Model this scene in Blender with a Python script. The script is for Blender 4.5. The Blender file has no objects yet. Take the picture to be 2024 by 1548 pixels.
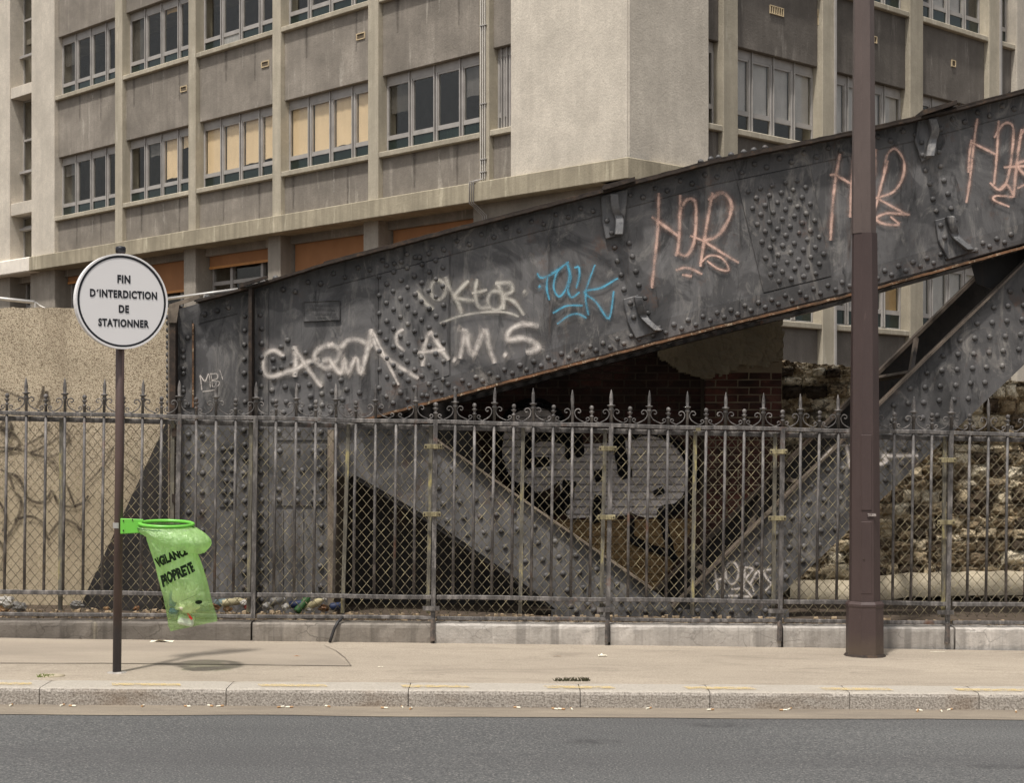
import bpy, bmesh, math, random
from mathutils import Vector, Matrix, noise
random.seed(7)
S = bpy.context.scene
COL = S.collection
R = math.radians

# ------------------------------------------------------------------ camera, world, sun, exposure
F, CX, HY, CZ = 3280.0, 1012.0, 870.0, 1.71      # focal length in photo pixels, principal column, horizon row, eye height
cam = bpy.data.cameras.new('camera'); camo = bpy.data.objects.new('camera', cam); COL.objects.link(camo)
cam.sensor_width = 36; cam.lens = F/2024*36; cam.shift_y = (HY-774)/2024
camo.location = (0, 0, CZ); camo.rotation_euler = (R(90), 0, 0)
cam.clip_start = 0.1; cam.clip_end = 1500
S.camera = camo
SUN = Vector((0.53, 1.1, -2.85)).normalized()
w = bpy.data.worlds.new('World'); S.world = w; w.use_nodes = True
nt = w.node_tree; nt.nodes.clear()
sky = nt.nodes.new('ShaderNodeTexSky'); sky.sky_type = 'NISHITA'; sky.sun_disc = False
sky.sun_elevation = R(66.5); sky.sun_rotation = R(206); sky.dust_density = 4.0; sky.air_density = 1.0; sky.ozone_density = 0.6
hs = nt.nodes.new('ShaderNodeHueSaturation'); hs.inputs['Saturation'].default_value = 0.25
bg = nt.nodes.new('ShaderNodeBackground'); bg.inputs['Strength'].default_value = 0.12
wo = nt.nodes.new('ShaderNodeOutputWorld')
nt.links.new(sky.outputs[0], hs.inputs['Color']); nt.links.new(hs.outputs[0], bg.inputs[0]); nt.links.new(bg.outputs[0], wo.inputs[0])
sl = bpy.data.lights.new('sun', 'SUN'); sl.energy = 3.1; sl.angle = R(3.0); sl.color = (1.0, 0.957, 0.905)
so = bpy.data.objects.new('sun', sl); COL.objects.link(so); so.location = (-5, -10, 30)
so.rotation_euler = SUN.to_track_quat('-Z', 'Y').to_euler()
S.view_settings.view_transform = 'Standard'; S.view_settings.look = 'None'
S.view_settings.exposure = 0.24; S.view_settings.gamma = 1.0; S.view_settings.use_curve_mapping = False
S.render.film_transparent = False
S.cycles.max_bounces = 6; S.cycles.diffuse_bounces = 3; S.cycles.transparent_max_bounces = 24

# ------------------------------------------------------------------ helpers
def P(px, py, Y):                                  # photo pixel at a known distance -> world point
    return Vector(((px-CX)*Y/F, Y, CZ-(py-HY)*Y/F))
def lin(r, g, b):
    f = lambda c: (c/255/12.92) if c/255 <= .04045 else ((c/255+.055)/1.055)**2.4
    return (f(r), f(g), f(b), 1)

class MB:
    def __init__(s): s.v = []; s.f = []; s.uv = []
    def add(s, vs, fs, uvs=None):
        o = len(s.v); s.v += [tuple(v) for v in vs]
        for i, f in enumerate(fs):
            s.f.append(tuple(o+k for k in f)); s.uv.append(uvs[i] if uvs else None)
        return s
    def hexa(s, p):                                # 8 corners: bottom ring then top ring
        return s.add(p, [(0,3,2,1),(4,5,6,7),(0,1,5,4),(1,2,6,5),(2,3,7,6),(3,0,4,7)])
    def box(s, x0, x1, y0, y1, z0, z1):
        return s.hexa([(x0,y0,z0),(x1,y0,z0),(x1,y1,z0),(x0,y1,z0),(x0,y0,z1),(x1,y0,z1),(x1,y1,z1),(x0,y1,z1)])
    def mbox(s, m, a0, a1, b0, b1, c0, c1):        # box in a mapped frame m(a,b,c)
        return s.hexa([m(a0,b0,c0),m(a1,b0,c0),m(a1,b0,c1),m(a0,b0,c1),m(a0,b1,c0),m(a1,b1,c0),m(a1,b1,c1),m(a0,b1,c1)])
    def prism(s, poly, y0, y1):                    # polygon of (x,z) extruded along y
        n = len(poly)
        vs = [(x, y0, z) for x, z in poly]+[(x, y1, z) for x, z in poly]
        fs = [tuple(range(n)), tuple(reversed(range(n, 2*n)))]+[((i+1)%n, i, n+i, n+(i+1)%n) for i in range(n)]
        return s.add(vs, fs)
    def tube(s, pts, r, seg=6, cap=True, square=False):
        pts = [Vector(p) for p in pts]; n = len(pts); vs = []
        rr = r if isinstance(r, (list, tuple)) else [r]*n
        ref = Vector((0, 0, 1)); t0 = (pts[1]-pts[0]).normalized()
        if abs(t0.dot(ref)) > .9: ref = Vector((1, 0, 0))
        a = t0.cross(ref).normalized()
        for i, p in enumerate(pts):
            t = (pts[min(i+1, n-1)]-pts[max(i-1, 0)]).normalized()
            a = (a-t*a.dot(t)).normalized(); b = t.cross(a)
            for k in range(seg):
                an = 2*math.pi*(k+(.5 if square else 0))/seg
                vs.append(p+(a*math.cos(an)+b*math.sin(an))*rr[i])
        fs = [(i*seg+k, i*seg+(k+1)%seg, (i+1)*seg+(k+1)%seg, (i+1)*seg+k) for i in range(n-1) for k in range(seg)]
        if cap: fs += [tuple(reversed(range(seg))), tuple(range((n-1)*seg, n*seg))]
        return s.add(vs, fs)
    def lathe(s, prof, c=(0,0,0), seg=12, axis='z'):   # profile of (radius, height)
        vs = []
        for r, h in prof:
            for k in range(seg):
                a = 2*math.pi*(k+.5)/seg; p = (r*math.cos(a), r*math.sin(a), h)
                if axis == 'y': p = (p[0], -p[2], p[1])
                if axis == 'x': p = (p[2], p[0], p[1])
                vs.append((c[0]+p[0], c[1]+p[1], c[2]+p[2]))
        n = len(prof)
        fs = [(i*seg+k, i*seg+(k+1)%seg, (i+1)*seg+(k+1)%seg, (i+1)*seg+k) for i in range(n-1) for k in range(seg)]
        fs += [tuple(reversed(range(seg))), tuple(range((n-1)*seg, n*seg))]
        return s.add(vs, fs)
    def mesh(s, name, smooth=False, fix=True):
        me = bpy.data.meshes.new(name); me.from_pydata(s.v, [], s.f)
        if any(s.uv):
            l = me.uv_layers.new(name='UVMap')
            for p, u in zip(me.polygons, s.uv):
                for k, li in enumerate(p.loop_indices):
                    l.data[li].uv = u[k] if u else (0, 0)
        if fix:
            bm = bmesh.new(); bm.from_mesh(me); bmesh.ops.recalc_face_normals(bm, faces=bm.faces); bm.to_mesh(me); bm.free()
        if smooth: me.polygons.foreach_set('use_smooth', [True]*len(me.polygons))
        me.update(); return me

WL = {}
def link(name, data, mat, parent=None, loc=(0,0,0), rot=None, scale=None, kind=None):
    o = bpy.data.objects.new(name, data); COL.objects.link(o)
    if mat is not None and data is not None and not data.materials: data.materials.append(mat)
    L = Vector(loc); WL[o.name] = L
    if parent is not None:
        o.parent = parent; o.location = L-WL[parent.name]
    else: o.location = L
    if rot: o.rotation_euler = rot
    if scale: o.scale = scale
    if kind: o['kind'] = kind
    return o
def part(name, mb, mat, parent, smooth=False, **k):
    return link(name, mb.mesh(name, smooth) if isinstance(mb, MB) else mb, mat, parent, **k)
def thing(name, label, cat, loc=(0,0,0), group=None):
    o = link(name, None, None, None, loc); tag(o, label, cat, group); return o
def tag(o, label, cat=None, group=None):
    o['label'] = label
    if cat: o['category'] = cat
    if group: o['group'] = group
    return o
def bevel(o, w=.004, seg=1):
    m = o.modifiers.new('bevel', 'BEVEL'); m.width = w; m.segments = seg; m.limit_method = 'ANGLE'; m.angle_limit = R(40); return o

def smooth_path(pts, n=6, closed=False):
    if len(pts) < 3: 
        (x0,y0),(x1,y1) = pts[0],pts[-1]; return [(x0+(x1-x0)*i/4, y0+(y1-y0)*i/4) for i in range(5)]
    out = []; q = [pts[0]]+list(pts)+[pts[-1]]
    for i in range(1, len(q)-2):
        p0,p1,p2,p3 = q[i-1],q[i],q[i+1],q[i+2]
        for k in range(n):
            t = k/n
            out.append(tuple(.5*((2*p1[j])+(-p0[j]+p2[j])*t+(2*p0[j]-5*p1[j]+4*p2[j]-p3[j])*t*t+(-p0[j]+3*p1[j]-3*p2[j]+p3[j])*t**3) for j in (0,1)))
    out.append(tuple(pts[-1])); return out
def ribbon(strokes, Y, off=0.010):                 # spray strokes: thin ribbons lying just proud of a surface at depth Y
    mb = MB(); k = 0
    for pts, wd in strokes:
        if len(pts) == 1: pts = [pts[0], (pts[0][0]+wd*.25, pts[0][1]+wd*.2)]
        c = smooth_path(pts); n = len(c); vs = []; L = 0
        c = [(2*c[0][0]-c[1][0]-(c[1][0]-c[0][0])*.5, 2*c[0][1]-c[1][1])]+c+[(2*c[-1][0]-c[-2][0], 2*c[-1][1]-c[-2][1])]; n += 2
        for i, p in enumerate(c):
            a = c[max(i-1,0)]; b = c[min(i+1,n-1)]
            dx, dy = b[0]-a[0], b[1]-a[1]; l = math.hypot(dx,dy) or 1
            nx, ny = -dy/l, dx/l; e_ = min(1, (i+1)/4, (n-i)/4); h = wd*.62*(.72+.28*e_)*(1+.28*noise.noise(Vector((p[0]*.05,p[1]*.05,k))))
            yy = Y-off-k*.0004-i*.00002
            vs += [P(p[0]+nx*h, p[1]+ny*h, yy), P(p[0]-nx*h, p[1]-ny*h, yy)]
        fs = [(2*i, 2*i+1, 2*i+3, 2*i+2) for i in range(n-1)]
        uv = [((0,i/(n-1)),(1,i/(n-1)),(1,(i+1)/(n-1)),(0,(i+1)/(n-1))) for i in range(n-1)]
        mb.add(vs, fs, uv); k += 1
    return mb
def ell(cx, cy, rx, ry, a0=0, a1=360, n=22):
    return [(cx+rx*math.cos(R(a0+(a1-a0)*i/n)), cy+ry*math.sin(R(a0+(a1-a0)*i/n))) for i in range(n+1)]
def text_verts(body, size=1.0, space=1.0, bold=0.0):
    cu = bpy.data.curves.new('lettering', 'FONT'); cu.body = body; cu.size = size; cu.align_x = 'CENTER'; cu.align_y = 'CENTER'
    cu.space_character = space; cu.offset = bold; cu.resolution_u = 4
    o = bpy.data.objects.new('lettering', cu); COL.objects.link(o)
    dg = bpy.context.evaluated_depsgraph_get(); me = bpy.data.meshes.new_from_object(o.evaluated_get(dg))
    vs = [tuple(v.co) for v in me.vertices]; fs = [tuple(p.vertices) for p in me.polygons]
    bpy.data.objects.remove(o); bpy.data.curves.remove(cu); bpy.data.meshes.remove(me)
    return vs, fs

# ------------------------------------------------------------------ materials
class N:
    def __init__(s, name, rough=.8, spec=.3, metal=0):
        s.m = bpy.data.materials.new(name); s.m.use_nodes = True; s.t = s.m.node_tree
        s.b = s.t.nodes['Principled BSDF']; s.b.inputs['Roughness'].default_value = rough
        s.b.inputs['Specular IOR Level'].default_value = spec; s.b.inputs['Metallic'].default_value = metal
        s.out = s.t.nodes['Material Output']
        s.g = s.t.nodes.new('ShaderNodeNewGeometry'); s.pos = s.g.outputs['Position']
    def new(s, k): return s.t.nodes.new(k)
    def set(s, sock, v):
        if hasattr(v, 'links') or isinstance(v, bpy.types.NodeSocket): s.t.links.new(v, sock)
        else:
            try: sock.default_value = v
            except Exception: sock.default_value = (v, v, v, 1)
    def vec(s, scale, off=(0,0,0), src=None):
        n = s.new('ShaderNodeMapping'); n.inputs['Scale'].default_value = scale; n.inputs['Location'].default_value = off
        s.t.links.new(src or s.pos, n.inputs['Vector']); return n.outputs[0]
    def noise(s, scale, detail=4, rough=.6, vec=None, dist=0):
        n = s.new('ShaderNodeTexNoise'); n.inputs['Scale'].default_value = scale; n.inputs['Detail'].default_value = detail
        n.inputs['Roughness'].default_value = rough; n.inputs['Distortion'].default_value = dist
        s.t.links.new(vec or s.pos, n.inputs['Vector']); return n.outputs['Fac']
    def vor(s, scale, feat='F1', vec=None, out='Distance', rnd=1):
        n = s.new('ShaderNodeTexVoronoi'); n.feature = feat; n.inputs['Scale'].default_value = scale; n.inputs['Randomness'].default_value = rnd
        s.t.links.new(vec or s.pos, n.inputs['Vector']); return n.outputs[out]
    def ramp(s, fac, stops, interp='LINEAR'):
        n = s.new('ShaderNodeValToRGB'); n.color_ramp.interpolation = interp; e = n.color_ramp.elements
        while len(e) > 1: e.remove(e[-1])
        for i, (p, c) in enumerate(stops):
            if not hasattr(c, '__len__'): c = (c, c, c, 1)
            el = e[0] if i == 0 else e.new(p)
            el.position = p; el.color = c
        s.t.links.new(fac, n.inputs[0]); return n.outputs[0]
    def mix(s, fac, a, b, mode='MIX'):
        n = s.new('ShaderNodeMix'); n.data_type = 'RGBA'; n.blend_type = mode
        s.set(n.inputs[0], fac); s.set(n.inputs[6], a); s.set(n.inputs[7], b); return n.outputs[2]
    def math(s, op, a, b=0.0, clamp=False):
        n = s.new('ShaderNodeMath'); n.operation = op; n.use_clamp = clamp; s.set(n.inputs[0], a); s.set(n.inputs[1], b); return n.outputs[0]
    def sep(s, v=None):
        n = s.new('ShaderNodeSeparateXYZ'); s.t.links.new(v or s.pos, n.inputs[0]); return n.outputs
    def rnd(s): return s.new('ShaderNodeObjectInfo').outputs['Random']
    def bump(s, h, strength=.5, dist=.01, prev=None):
        n = s.new('ShaderNodeBump'); n.inputs['Strength'].default_value = strength; n.inputs['Distance'].default_value = dist
        s.t.links.new(h, n.inputs['Height'])
        if prev is not None: s.t.links.new(prev, n.inputs['Normal'])
        return n.outputs[0]
    def done(s, col=None, bump=None, rough=None, alpha=None):
        if col is not None: s.set(s.b.inputs['Base Color'], col)
        if bump is not None: s.t.links.new(bump, s.b.inputs['Normal'])
        if rough is not None: s.set(s.b.inputs['Roughness'], rough)
        if alpha is not None: s.set(s.b.inputs['Alpha'], alpha)
        return s.m
def scl(c, k): return (c[0]*k, c[1]*k, c[2]*k, 1)

def m_plain(name, c, rough=.6, spec=.4, metal=0, var=.15, sc=12):
    n = N(name, rough, spec, metal); f = n.noise(sc, 5)
    return n.done(n.ramp(f, [(.3, scl(c, 1-var)), (.7, scl(c, 1+var))]))
def m_concrete(name, c, stain=.35, streak=.5, fine=.5, pale=None, fs=90, crack=False):
    n = N(name, .92, .15)
    big = n.noise(1.1, 5, .62); mid = n.noise(5, 6, .7); st = n.noise(1.0, 4, .6, n.vec((6, 6, .35)))
    fi = n.noise(fs, 4, .75)
    col = n.ramp(big, [(.3, scl(c, 1-stain)), (.72, scl(c, 1.12))])
    col = n.mix(n.math('MULTIPLY', n.ramp(st, [(.42, 0.), (.7, 1.)]), streak), col, scl(c, .55))
    if pale: col = n.mix(n.ramp(n.noise(1.0, 5, .6, n.vec((5, 5, .7), (9, 3, 1))), [(.60, 0.), (.68, .65)]), col, pale)
    col = n.mix(n.math('MULTIPLY', n.ramp(mid, [(.35, 1.), (.6, 0.)]), .35), col, scl(c, .7))
    col = n.mix(n.ramp(fi, [(.35, fine*.45), (.55, 0.)]), col, scl(c, .6))
    stn = n.noise(.8, 6, .7, n.vec((1, 1, .8), (11, 7, 2)), .6); col = n.mix(n.ramp(stn, [(.48, 0.), (.66, stain*.9)]), col, scl(c, .5))
    if crack:
        wv = n.new('ShaderNodeVectorMath'); wv.operation = 'ADD'; n.t.links.new(n.vec((1, 1, 1.8)), wv.inputs[0])
        nz_ = n.new('ShaderNodeTexNoise'); nz_.inputs['Scale'].default_value = 4; nz_.inputs['Detail'].default_value = 4; n.t.links.new(n.pos, nz_.inputs['Vector'])
        sc_ = n.new('ShaderNodeVectorMath'); sc_.operation = 'SCALE'; sc_.inputs['Scale'].default_value = .35; n.t.links.new(nz_.outputs['Color'], sc_.inputs[0]); n.t.links.new(sc_.outputs[0], wv.inputs[1])
        ck = n.vor(3.4, 'DISTANCE_TO_EDGE', wv.outputs[0]); msk = n.ramp(n.noise(2.0, 3, .5), [(.45, 0.), (.6, 1.)])
        col = n.mix(n.math('MULTIPLY', n.ramp(ck, [(.0, .8), (.025, 0.)]), msk), col, scl(c, .3))
        dr = n.noise(1.0, 4, .6, n.vec((7, 2, .25), (3, 0, 1))); col = n.mix(n.ramp(dr, [(.52, 0.), (.62, .75)]), col, scl(c, .36))
        pt_ = n.noise(11, 6, .75); col = n.mix(n.ramp(pt_, [(.53, 0.), (.60, .6)]), col, scl(c, .5))
    col = n.mix(1.0, col, n.ramp(n.rnd(), [(0., .86), (1., 1.08)]), 'MULTIPLY')
    b = n.bump(fi, .35, .54/fs); b = n.bump(mid, .3, .02, b)
    return n.done(col, b)
M = {}
M['pil'] = m_concrete('pilaster_concrete', lin(190, 180, 160), .25, .45, .6, lin(208, 200, 182), 28)
M['span'] = m_concrete('spandrel_concrete', lin(162, 153, 141), .5, .55, 1.0, lin(186, 178, 165), 22)
M['block'] = m_concrete('block_concrete', lin(212, 202, 186), .22, .22, 1.0, None, 26)
M['cornice'] = m_concrete('cornice_concrete', lin(182, 171, 148), .35, .9, .6, lin(214, 204, 178), 28)
M['spandark'] = m_concrete('dark_spandrel_render', lin(126, 119, 111), .5, .6, 1.0, lin(150, 143, 134), 22)
M['lowpier'] = m_concrete('ground_pier_concrete', lin(170, 161, 148), .35, .5, 1.0, None, 26)
M['whitepaint'] = m_concrete('white_painted_band', lin(235, 226, 212), .1, .1, .3)
M['plinth_dark'] = m_concrete('sooty_plinth', lin(138, 130, 121), .6, .9, 1.0, lin(196, 184, 158), 45, True)
M['plinth'] = m_concrete('grey_plinth', lin(208, 200, 190), .45, 1.2, 1.0, lin(226, 219, 208), 45, True)
M['plinth_mid'] = m_concrete('stained_plinth', lin(162, 153, 142), .5, .9, 1.0, lin(204, 194, 176), 45, True)
M['frame'] = m_plain('aluminium_frame', lin(162, 157, 151), .5, .4, 0, .15, 3)
M['blind'] = m_plain('tan_blind', lin(250, 222, 184), .8, .2, 0, .05, 2)
M['orange'] = m_plain('orange_blind', lin(158, 112, 76), .75, .2, 0, .10, 2)
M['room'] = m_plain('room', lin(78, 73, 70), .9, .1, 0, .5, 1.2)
M['curtain'] = m_plain('net_curtain', lin(196, 192, 192), .9, .1, 0, .14, 2)
M['curtain_tan'] = m_plain('tan_curtain', lin(190, 158, 112), .9, .1, 0, .14, 2)
M['curtain_grey'] = m_plain('grey_curtain', lin(112, 108, 106), .9, .1, 0, .2, 3); M['curtain_dim'] = m_plain('dim_curtain', lin(88, 84, 80), .9, .1, 0, .3, 3)
M['ventc'] = m_plain('vent_tile', lin(206, 186, 150), .8)
M['ventd'] = m_plain('vent_dark', lin(96, 84, 68), .8)

def m_glass(name, tint, k):
    n = N(name); n.t.nodes.remove(n.b)
    tr = n.new('ShaderNodeBsdfTransparent'); tr.inputs[0].default_value = tint
    gl = n.new('ShaderNodeBsdfGlossy'); gl.inputs['Roughness'].default_value = .06; gl.inputs[0].default_value = (.9,.88,.85,1)
    mx = n.new('ShaderNodeMixShader'); mx.inputs[0].default_value = k
    n.t.links.new(tr.outputs[0], mx.inputs[1]); n.t.links.new(gl.outputs[0], mx.inputs[2]); n.t.links.new(mx.outputs[0], n.out.inputs[0])
    return n.m
M['glass'] = m_glass('window_glass', (.92, .92, .90, 1), .05)
M['green_glass'] = m_plain('green_glass_panel', lin(30, 42, 38), .15, .5, 0, .3, 1.5)
M['pale_panel'] = m_plain('pale_panel', lin(150, 148, 142), .4, .4)

# steel of the truss
def m_steel(name, c0, c1, c2, rust=.6, smear=1):
    n = N(name, .55, .35)
    a = n.noise(1.3, 7, .68, None, 1.6); b = n.noise(1.0, 6, .7, n.vec((5.0, 5, 1.0)), 1.5); sm = n.noise(2.6, 8, .74, n.vec((1.3, 1, .8)), 1.6); pt = n.noise(2.1, 5, .55, n.vec((1, 1, .8), (7, 1, 3)), .8)
    col = n.ramp(a, [(.30, c0), (.46, c1), (.60, scl(c1, 1.35)), (.74, scl(c1, 1.9))])
    col = n.mix(n.math('MULTIPLY', n.ramp(pt, [(.53, 0.), (.57, 1.)]), .5), col, scl(c0, .8))
    col = n.mix(n.math('MULTIPLY', n.ramp(sm, [(.55, 0.), (.68, 1.)]), .6*smear), col, c2)
    col = n.mix(n.math('MULTIPLY', n.ramp(b, [(.56, 0.), (.70, 1.)]), .5*smear), col, c2)
    col = n.mix(n.math('MULTIPLY', n.ramp(b, [(.33, 1.), (.44, 0.)]), .8), col, scl(c0, .45))
    rr_ = n.noise(1.0, 6, .7, n.vec((9, 9, .7), (2, 2, 2)), .4); col = n.mix(n.math('MULTIPLY', n.ramp(rr_, [(.60, 0.), (.72, 1.)]), rust*.7), col, lin(86, 66, 52))
    r1 = n.noise(3.0, 7, .78, n.vec((1,1,1), (5,2,8)))
    col = n.mix(n.math('MULTIPLY', n.ramp(r1, [(.58, 0.), (.70, 1.)]), rust), col, lin(98, 66, 44))
    fi = n.noise(60, 4, .7); bp = n.bump(sm, .35, .012); bp = n.bump(fi, .3, .003, bp)
    return n.done(col, bp, n.ramp(a, [(.3, .40), (.7, .68)]))
M['steel'] = m_steel('painted_steel', lin(54, 53, 53), lin(90, 88, 87), lin(150, 145, 138), .45, .8)
M['steel2'] = m_steel('painted_steel_plate', lin(50, 49, 48), lin(80, 78, 77), lin(150, 144, 136), .5)
M['steel_dark'] = m_steel('shade_dark_steel', lin(30, 28, 27), lin(44, 41, 39), lin(70, 64, 58), .5, smear=.4)  # near-black steel; its tone carries the shade inside the truss cavity
M['steel_brown'] = m_steel('brown_flange_steel', lin(88, 78, 68), lin(118, 106, 92), lin(150, 138, 120), .6)
def m_rusty(name):
    n = N(name, .85, .2); a = n.noise(9, 6, .7, n.vec((.6, 1, 1.5))); b = n.noise(28, 5, .7)
    col = n.ramp(a, [(.30, lin(58, 48, 42)), (.46, lin(98, 76, 58)), (.60, lin(128, 92, 66)), (.72, lin(140, 124, 108))])
    col = n.mix(n.ramp(b, [(.55, 0.), (.66, .7)]), col, lin(196, 178, 152))
    return n.done(col, n.bump(b, .6, .006))
M['rust'] = m_rusty('rusty_edge')
def m_rustdark():
    n = N('dark_rust', .85, .2); a = n.noise(12, 6, .7)
    return n.done(n.ramp(a, [(.3, lin(40, 36, 34)), (.55, lin(62, 54, 48)), (.75, lin(96, 76, 60))]), n.bump(a, .5, .006))
M['rustdark'] = m_rustdark()
def m_spray(name, c, op=.95, soft=.62):
    n = N(name, .8, .2)
    uv = n.new('ShaderNodeUVMap'); x = n.sep(uv.outputs[0])
    d = n.math('ABSOLUTE', n.math('SUBTRACT', x[0], .5))
    e = n.math('SUBTRACT', 1.0, n.ramp(n.math('MULTIPLY', d, 2.0), [(max(0., 1-soft-.25), 0.), (1-soft*.45, .7), (1.0, 1.)]))
    vv = n.noise(5, 3, .5)
    nz = n.noise(14, 6, .7); fi = n.noise(150, 2, .6)
    al = n.math('MULTIPLY', e, n.math('MULTIPLY', n.ramp(nz, [(.3, op*.4), (.55, op)]), n.ramp(vv, [(.32, .55), (.6, 1.)])))
    al = n.math('MULTIPLY', al, n.ramp(fi, [(.25, .7), (.5, 1.)]))
    m = n.done(n.ramp(nz, [(.3, scl(c, .8)), (.7, scl(c, 1.08))]), None, None, al); return m
M['sp_white'] = m_spray('white_spray', lin(232, 222, 212), .92)
M['ha_white'] = m_spray('white_overspray', lin(226, 214, 202), .22, .95); M['ha_pink'] = m_spray('pink_overspray', lin(226, 180, 160), .22, .95); M['ha_blue'] = m_spray('blue_overspray', lin(96, 172, 200), .2, .95); M['ha_cream'] = m_spray('cream_overspray', lin(206, 196, 178), .2, .95)
M['sp_cream'] = m_spray('cream_spray', lin(216, 209, 197), .78)
M['sp_blue'] = m_spray('blue_spray', lin(96, 172, 200), .95, .5)
M['sp_pink'] = m_spray('pink_spray', lin(232, 194, 176), .85, .5)
M['sp_black'] = m_spray('black_spray_on_wall', lin(58, 50, 44), .9, .35)
M['sp_brickblack'] = m_spray('black_outline_paint', lin(22, 21, 24), 1.0, .05)
# ------------------------------------------------------------------ ground, road, kerb, pavement
def zk(X): return -.015-.0064*X
def zf(X): return .001-.0149*X
def gz(X, Y):                                     # pavement height
    t = max(0, min(1, (Y-11.75)/2.15)); X = max(-12, min(12, X)); return zk(X)*(1-t)+zf(X)*t
def rz(X): return -.142-.0055*max(-12, min(12, X))
def m_asphalt():
    n = N('asphalt', .9, .25); v = n.vor(210); fi = n.noise(240, 2, .6); big = n.noise(.55, 5, .6, n.vec((.35, 1, 1))); mid = n.noise(6, 5, .7)
    col = n.ramp(big, [(.3, lin(86, 86, 85)), (.7, lin(102, 102, 100))])
    col = n.mix(n.ramp(fi, [(.35, .55), (.5, 0.)]), col, lin(70, 68, 68)); col = n.mix(n.ramp(v, [(.0, .35), (.12, 0.)]), col, lin(176, 170, 160))
    g2 = n.noise(75, 3, .7); col = n.mix(n.ramp(g2, [(.38, .75), (.5, 0.)]), col, lin(58, 58, 57)); col = n.mix(n.ramp(g2, [(.56, 0.), (.68, .6)]), col, lin(158, 152, 145))
    wn = n.vor(26); col = n.mix(n.ramp(wn, [(.0, .5), (.045, 0.)]), col, lin(196, 186, 170))
    col = n.mix(n.ramp(n.noise(2.4, 4, .55, n.vec((.5, 1.6, 1), (3, 1, 0))), [(.66, 0.), (.74, .35)]), col, lin(74, 72, 72))
    col = n.mix(n.ramp(mid, [(.3, .2), (.5, 0.)]), col, lin(86, 84, 84))
    tw = n.noise(1, 4, .6, n.vec((.12, 1.1, 1), (0, 5, 0))); col = n.mix(n.ramp(tw, [(.45, 0.), (.65, .3)]), col, lin(70, 68, 68))
    os_ = n.vor(.75, vec=n.vec((.8, 1.7, 1), (2.3, .4, 0))); col = n.mix(n.math('MULTIPLY', n.ramp(os_, [(.05, 1.), (.16, 0.)]), n.ramp(n.noise(9, 4, .6), [(.4, .1), (.6, .7)])), col, lin(52, 51, 51))
    return n.done(col, n.bump(g2, .6, .006))
def m_pave():
    n = N('pavement_asphalt', .92, .15); fi = n.noise(200, 2, .6); big = n.noise(.7, 5, .65, n.vec((.4, 1.3, 1))); mid = n.noise(7, 5, .65, n.vec((.4, 1.2, 1)))
    col = n.ramp(big, [(.3, lin(154, 143, 128)), (.7, lin(174, 162, 145))])
    col = n.mix(n.ramp(mid, [(.30, .5), (.48, 0.)]), col, lin(138, 128, 115))
    col = n.mix(n.ramp(fi, [(.36, .5), (.5, 0.)]), col, lin(128, 117, 103))
    g2 = n.noise(80, 3, .7); col = n.mix(n.ramp(g2, [(.36, .5), (.5, 0.)]), col, lin(120, 110, 98)); col = n.mix(n.ramp(g2, [(.58, 0.), (.7, .4)]), col, lin(206, 194, 176))
    bl_ = n.noise(1.6, 6, .72, n.vec((.6, 1.6, 1), (4, 9, 0)), .7); col = n.mix(n.ramp(bl_, [(.52, 0.), (.68, .5)]), col, lin(122, 112, 100))
    st = n.vor(3.1, vec=n.vec((.6, 1.5, 1))); col = n.mix(n.math('MULTIPLY', n.ramp(st, [(.03, 1.), (.09, 0.)]), .5), col, lin(110, 100, 90))
    return n.done(col, n.bump(fi, .4, .003))
def m_patch():
    n = N('pavement_patch_asphalt', .92, .15); fi = n.noise(200, 2, .6); big = n.noise(1.2, 5, .65, n.vec((.4, 1.3, 1)))
    col = n.ramp(big, [(.3, lin(140, 130, 117)), (.7, lin(166, 154, 138))]); col = n.mix(n.ramp(fi, [(.36, .5), (.5, 0.)]), col, lin(120, 110, 97))
    return n.done(col, n.bump(fi, .4, .003))
def m_gutter():
    n = N('gutter_dust', .95, .1); a = n.noise(3, 6, .7, n.vec((.4, 2, 1))); fi = n.noise(150, 3, .7)
    col = n.ramp(a, [(.3, lin(118, 109, 98)), (.7, lin(148, 137, 121))]); col = n.mix(n.ramp(fi, [(.38, .5), (.5, 0.)]), col, lin(104, 95, 84))
    return n.done(col, n.bump(fi, .5, .004))
def m_granite():
    n = N('granite', .85, .25); g = n.sep(n.g.outputs['Normal']); f1 = n.noise(70, 3, .75); f2 = n.vor(120); big = n.noise(1.3, 4, .6, n.vec((1, 1, 2)))
    col = n.ramp(f1, [(.32, lin(112, 104, 95)), (.48, lin(156, 148, 138)), (.68, lin(194, 185, 173))])
    col = n.mix(n.ramp(f2, [(.0, .45), (.2, 0.)]), col, lin(84, 78, 73)); col = n.mix(n.ramp(big, [(.54, 0.), (.66, .45)]), col, lin(116, 94, 70))
    top = n.ramp(g[2], [(.6, 0.), (.85, .62)]); col = n.mix(top, col, lin(174, 166, 153))   # worn, dusty top
    return n.done(col, n.bump(f1, .8, .008))
M['asphalt'] = m_asphalt(); M['pave'] = m_pave(); M['patch'] = m_patch(); M['gutter'] = m_gutter(); M['granite'] = m_granite()
def m_yellow():
    n = N('worn_yellow_paint', .8, .2); a = n.noise(22, 6, .75); return n.done(lin(212, 184, 116), None, None, n.ramp(a, [(.38, 0.), (.56, .55)]))
M['yellow'] = m_yellow()
M['soil'] = m_plain('dirt', lin(82, 72, 62), .95, .1, 0, .4, 14)

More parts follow.
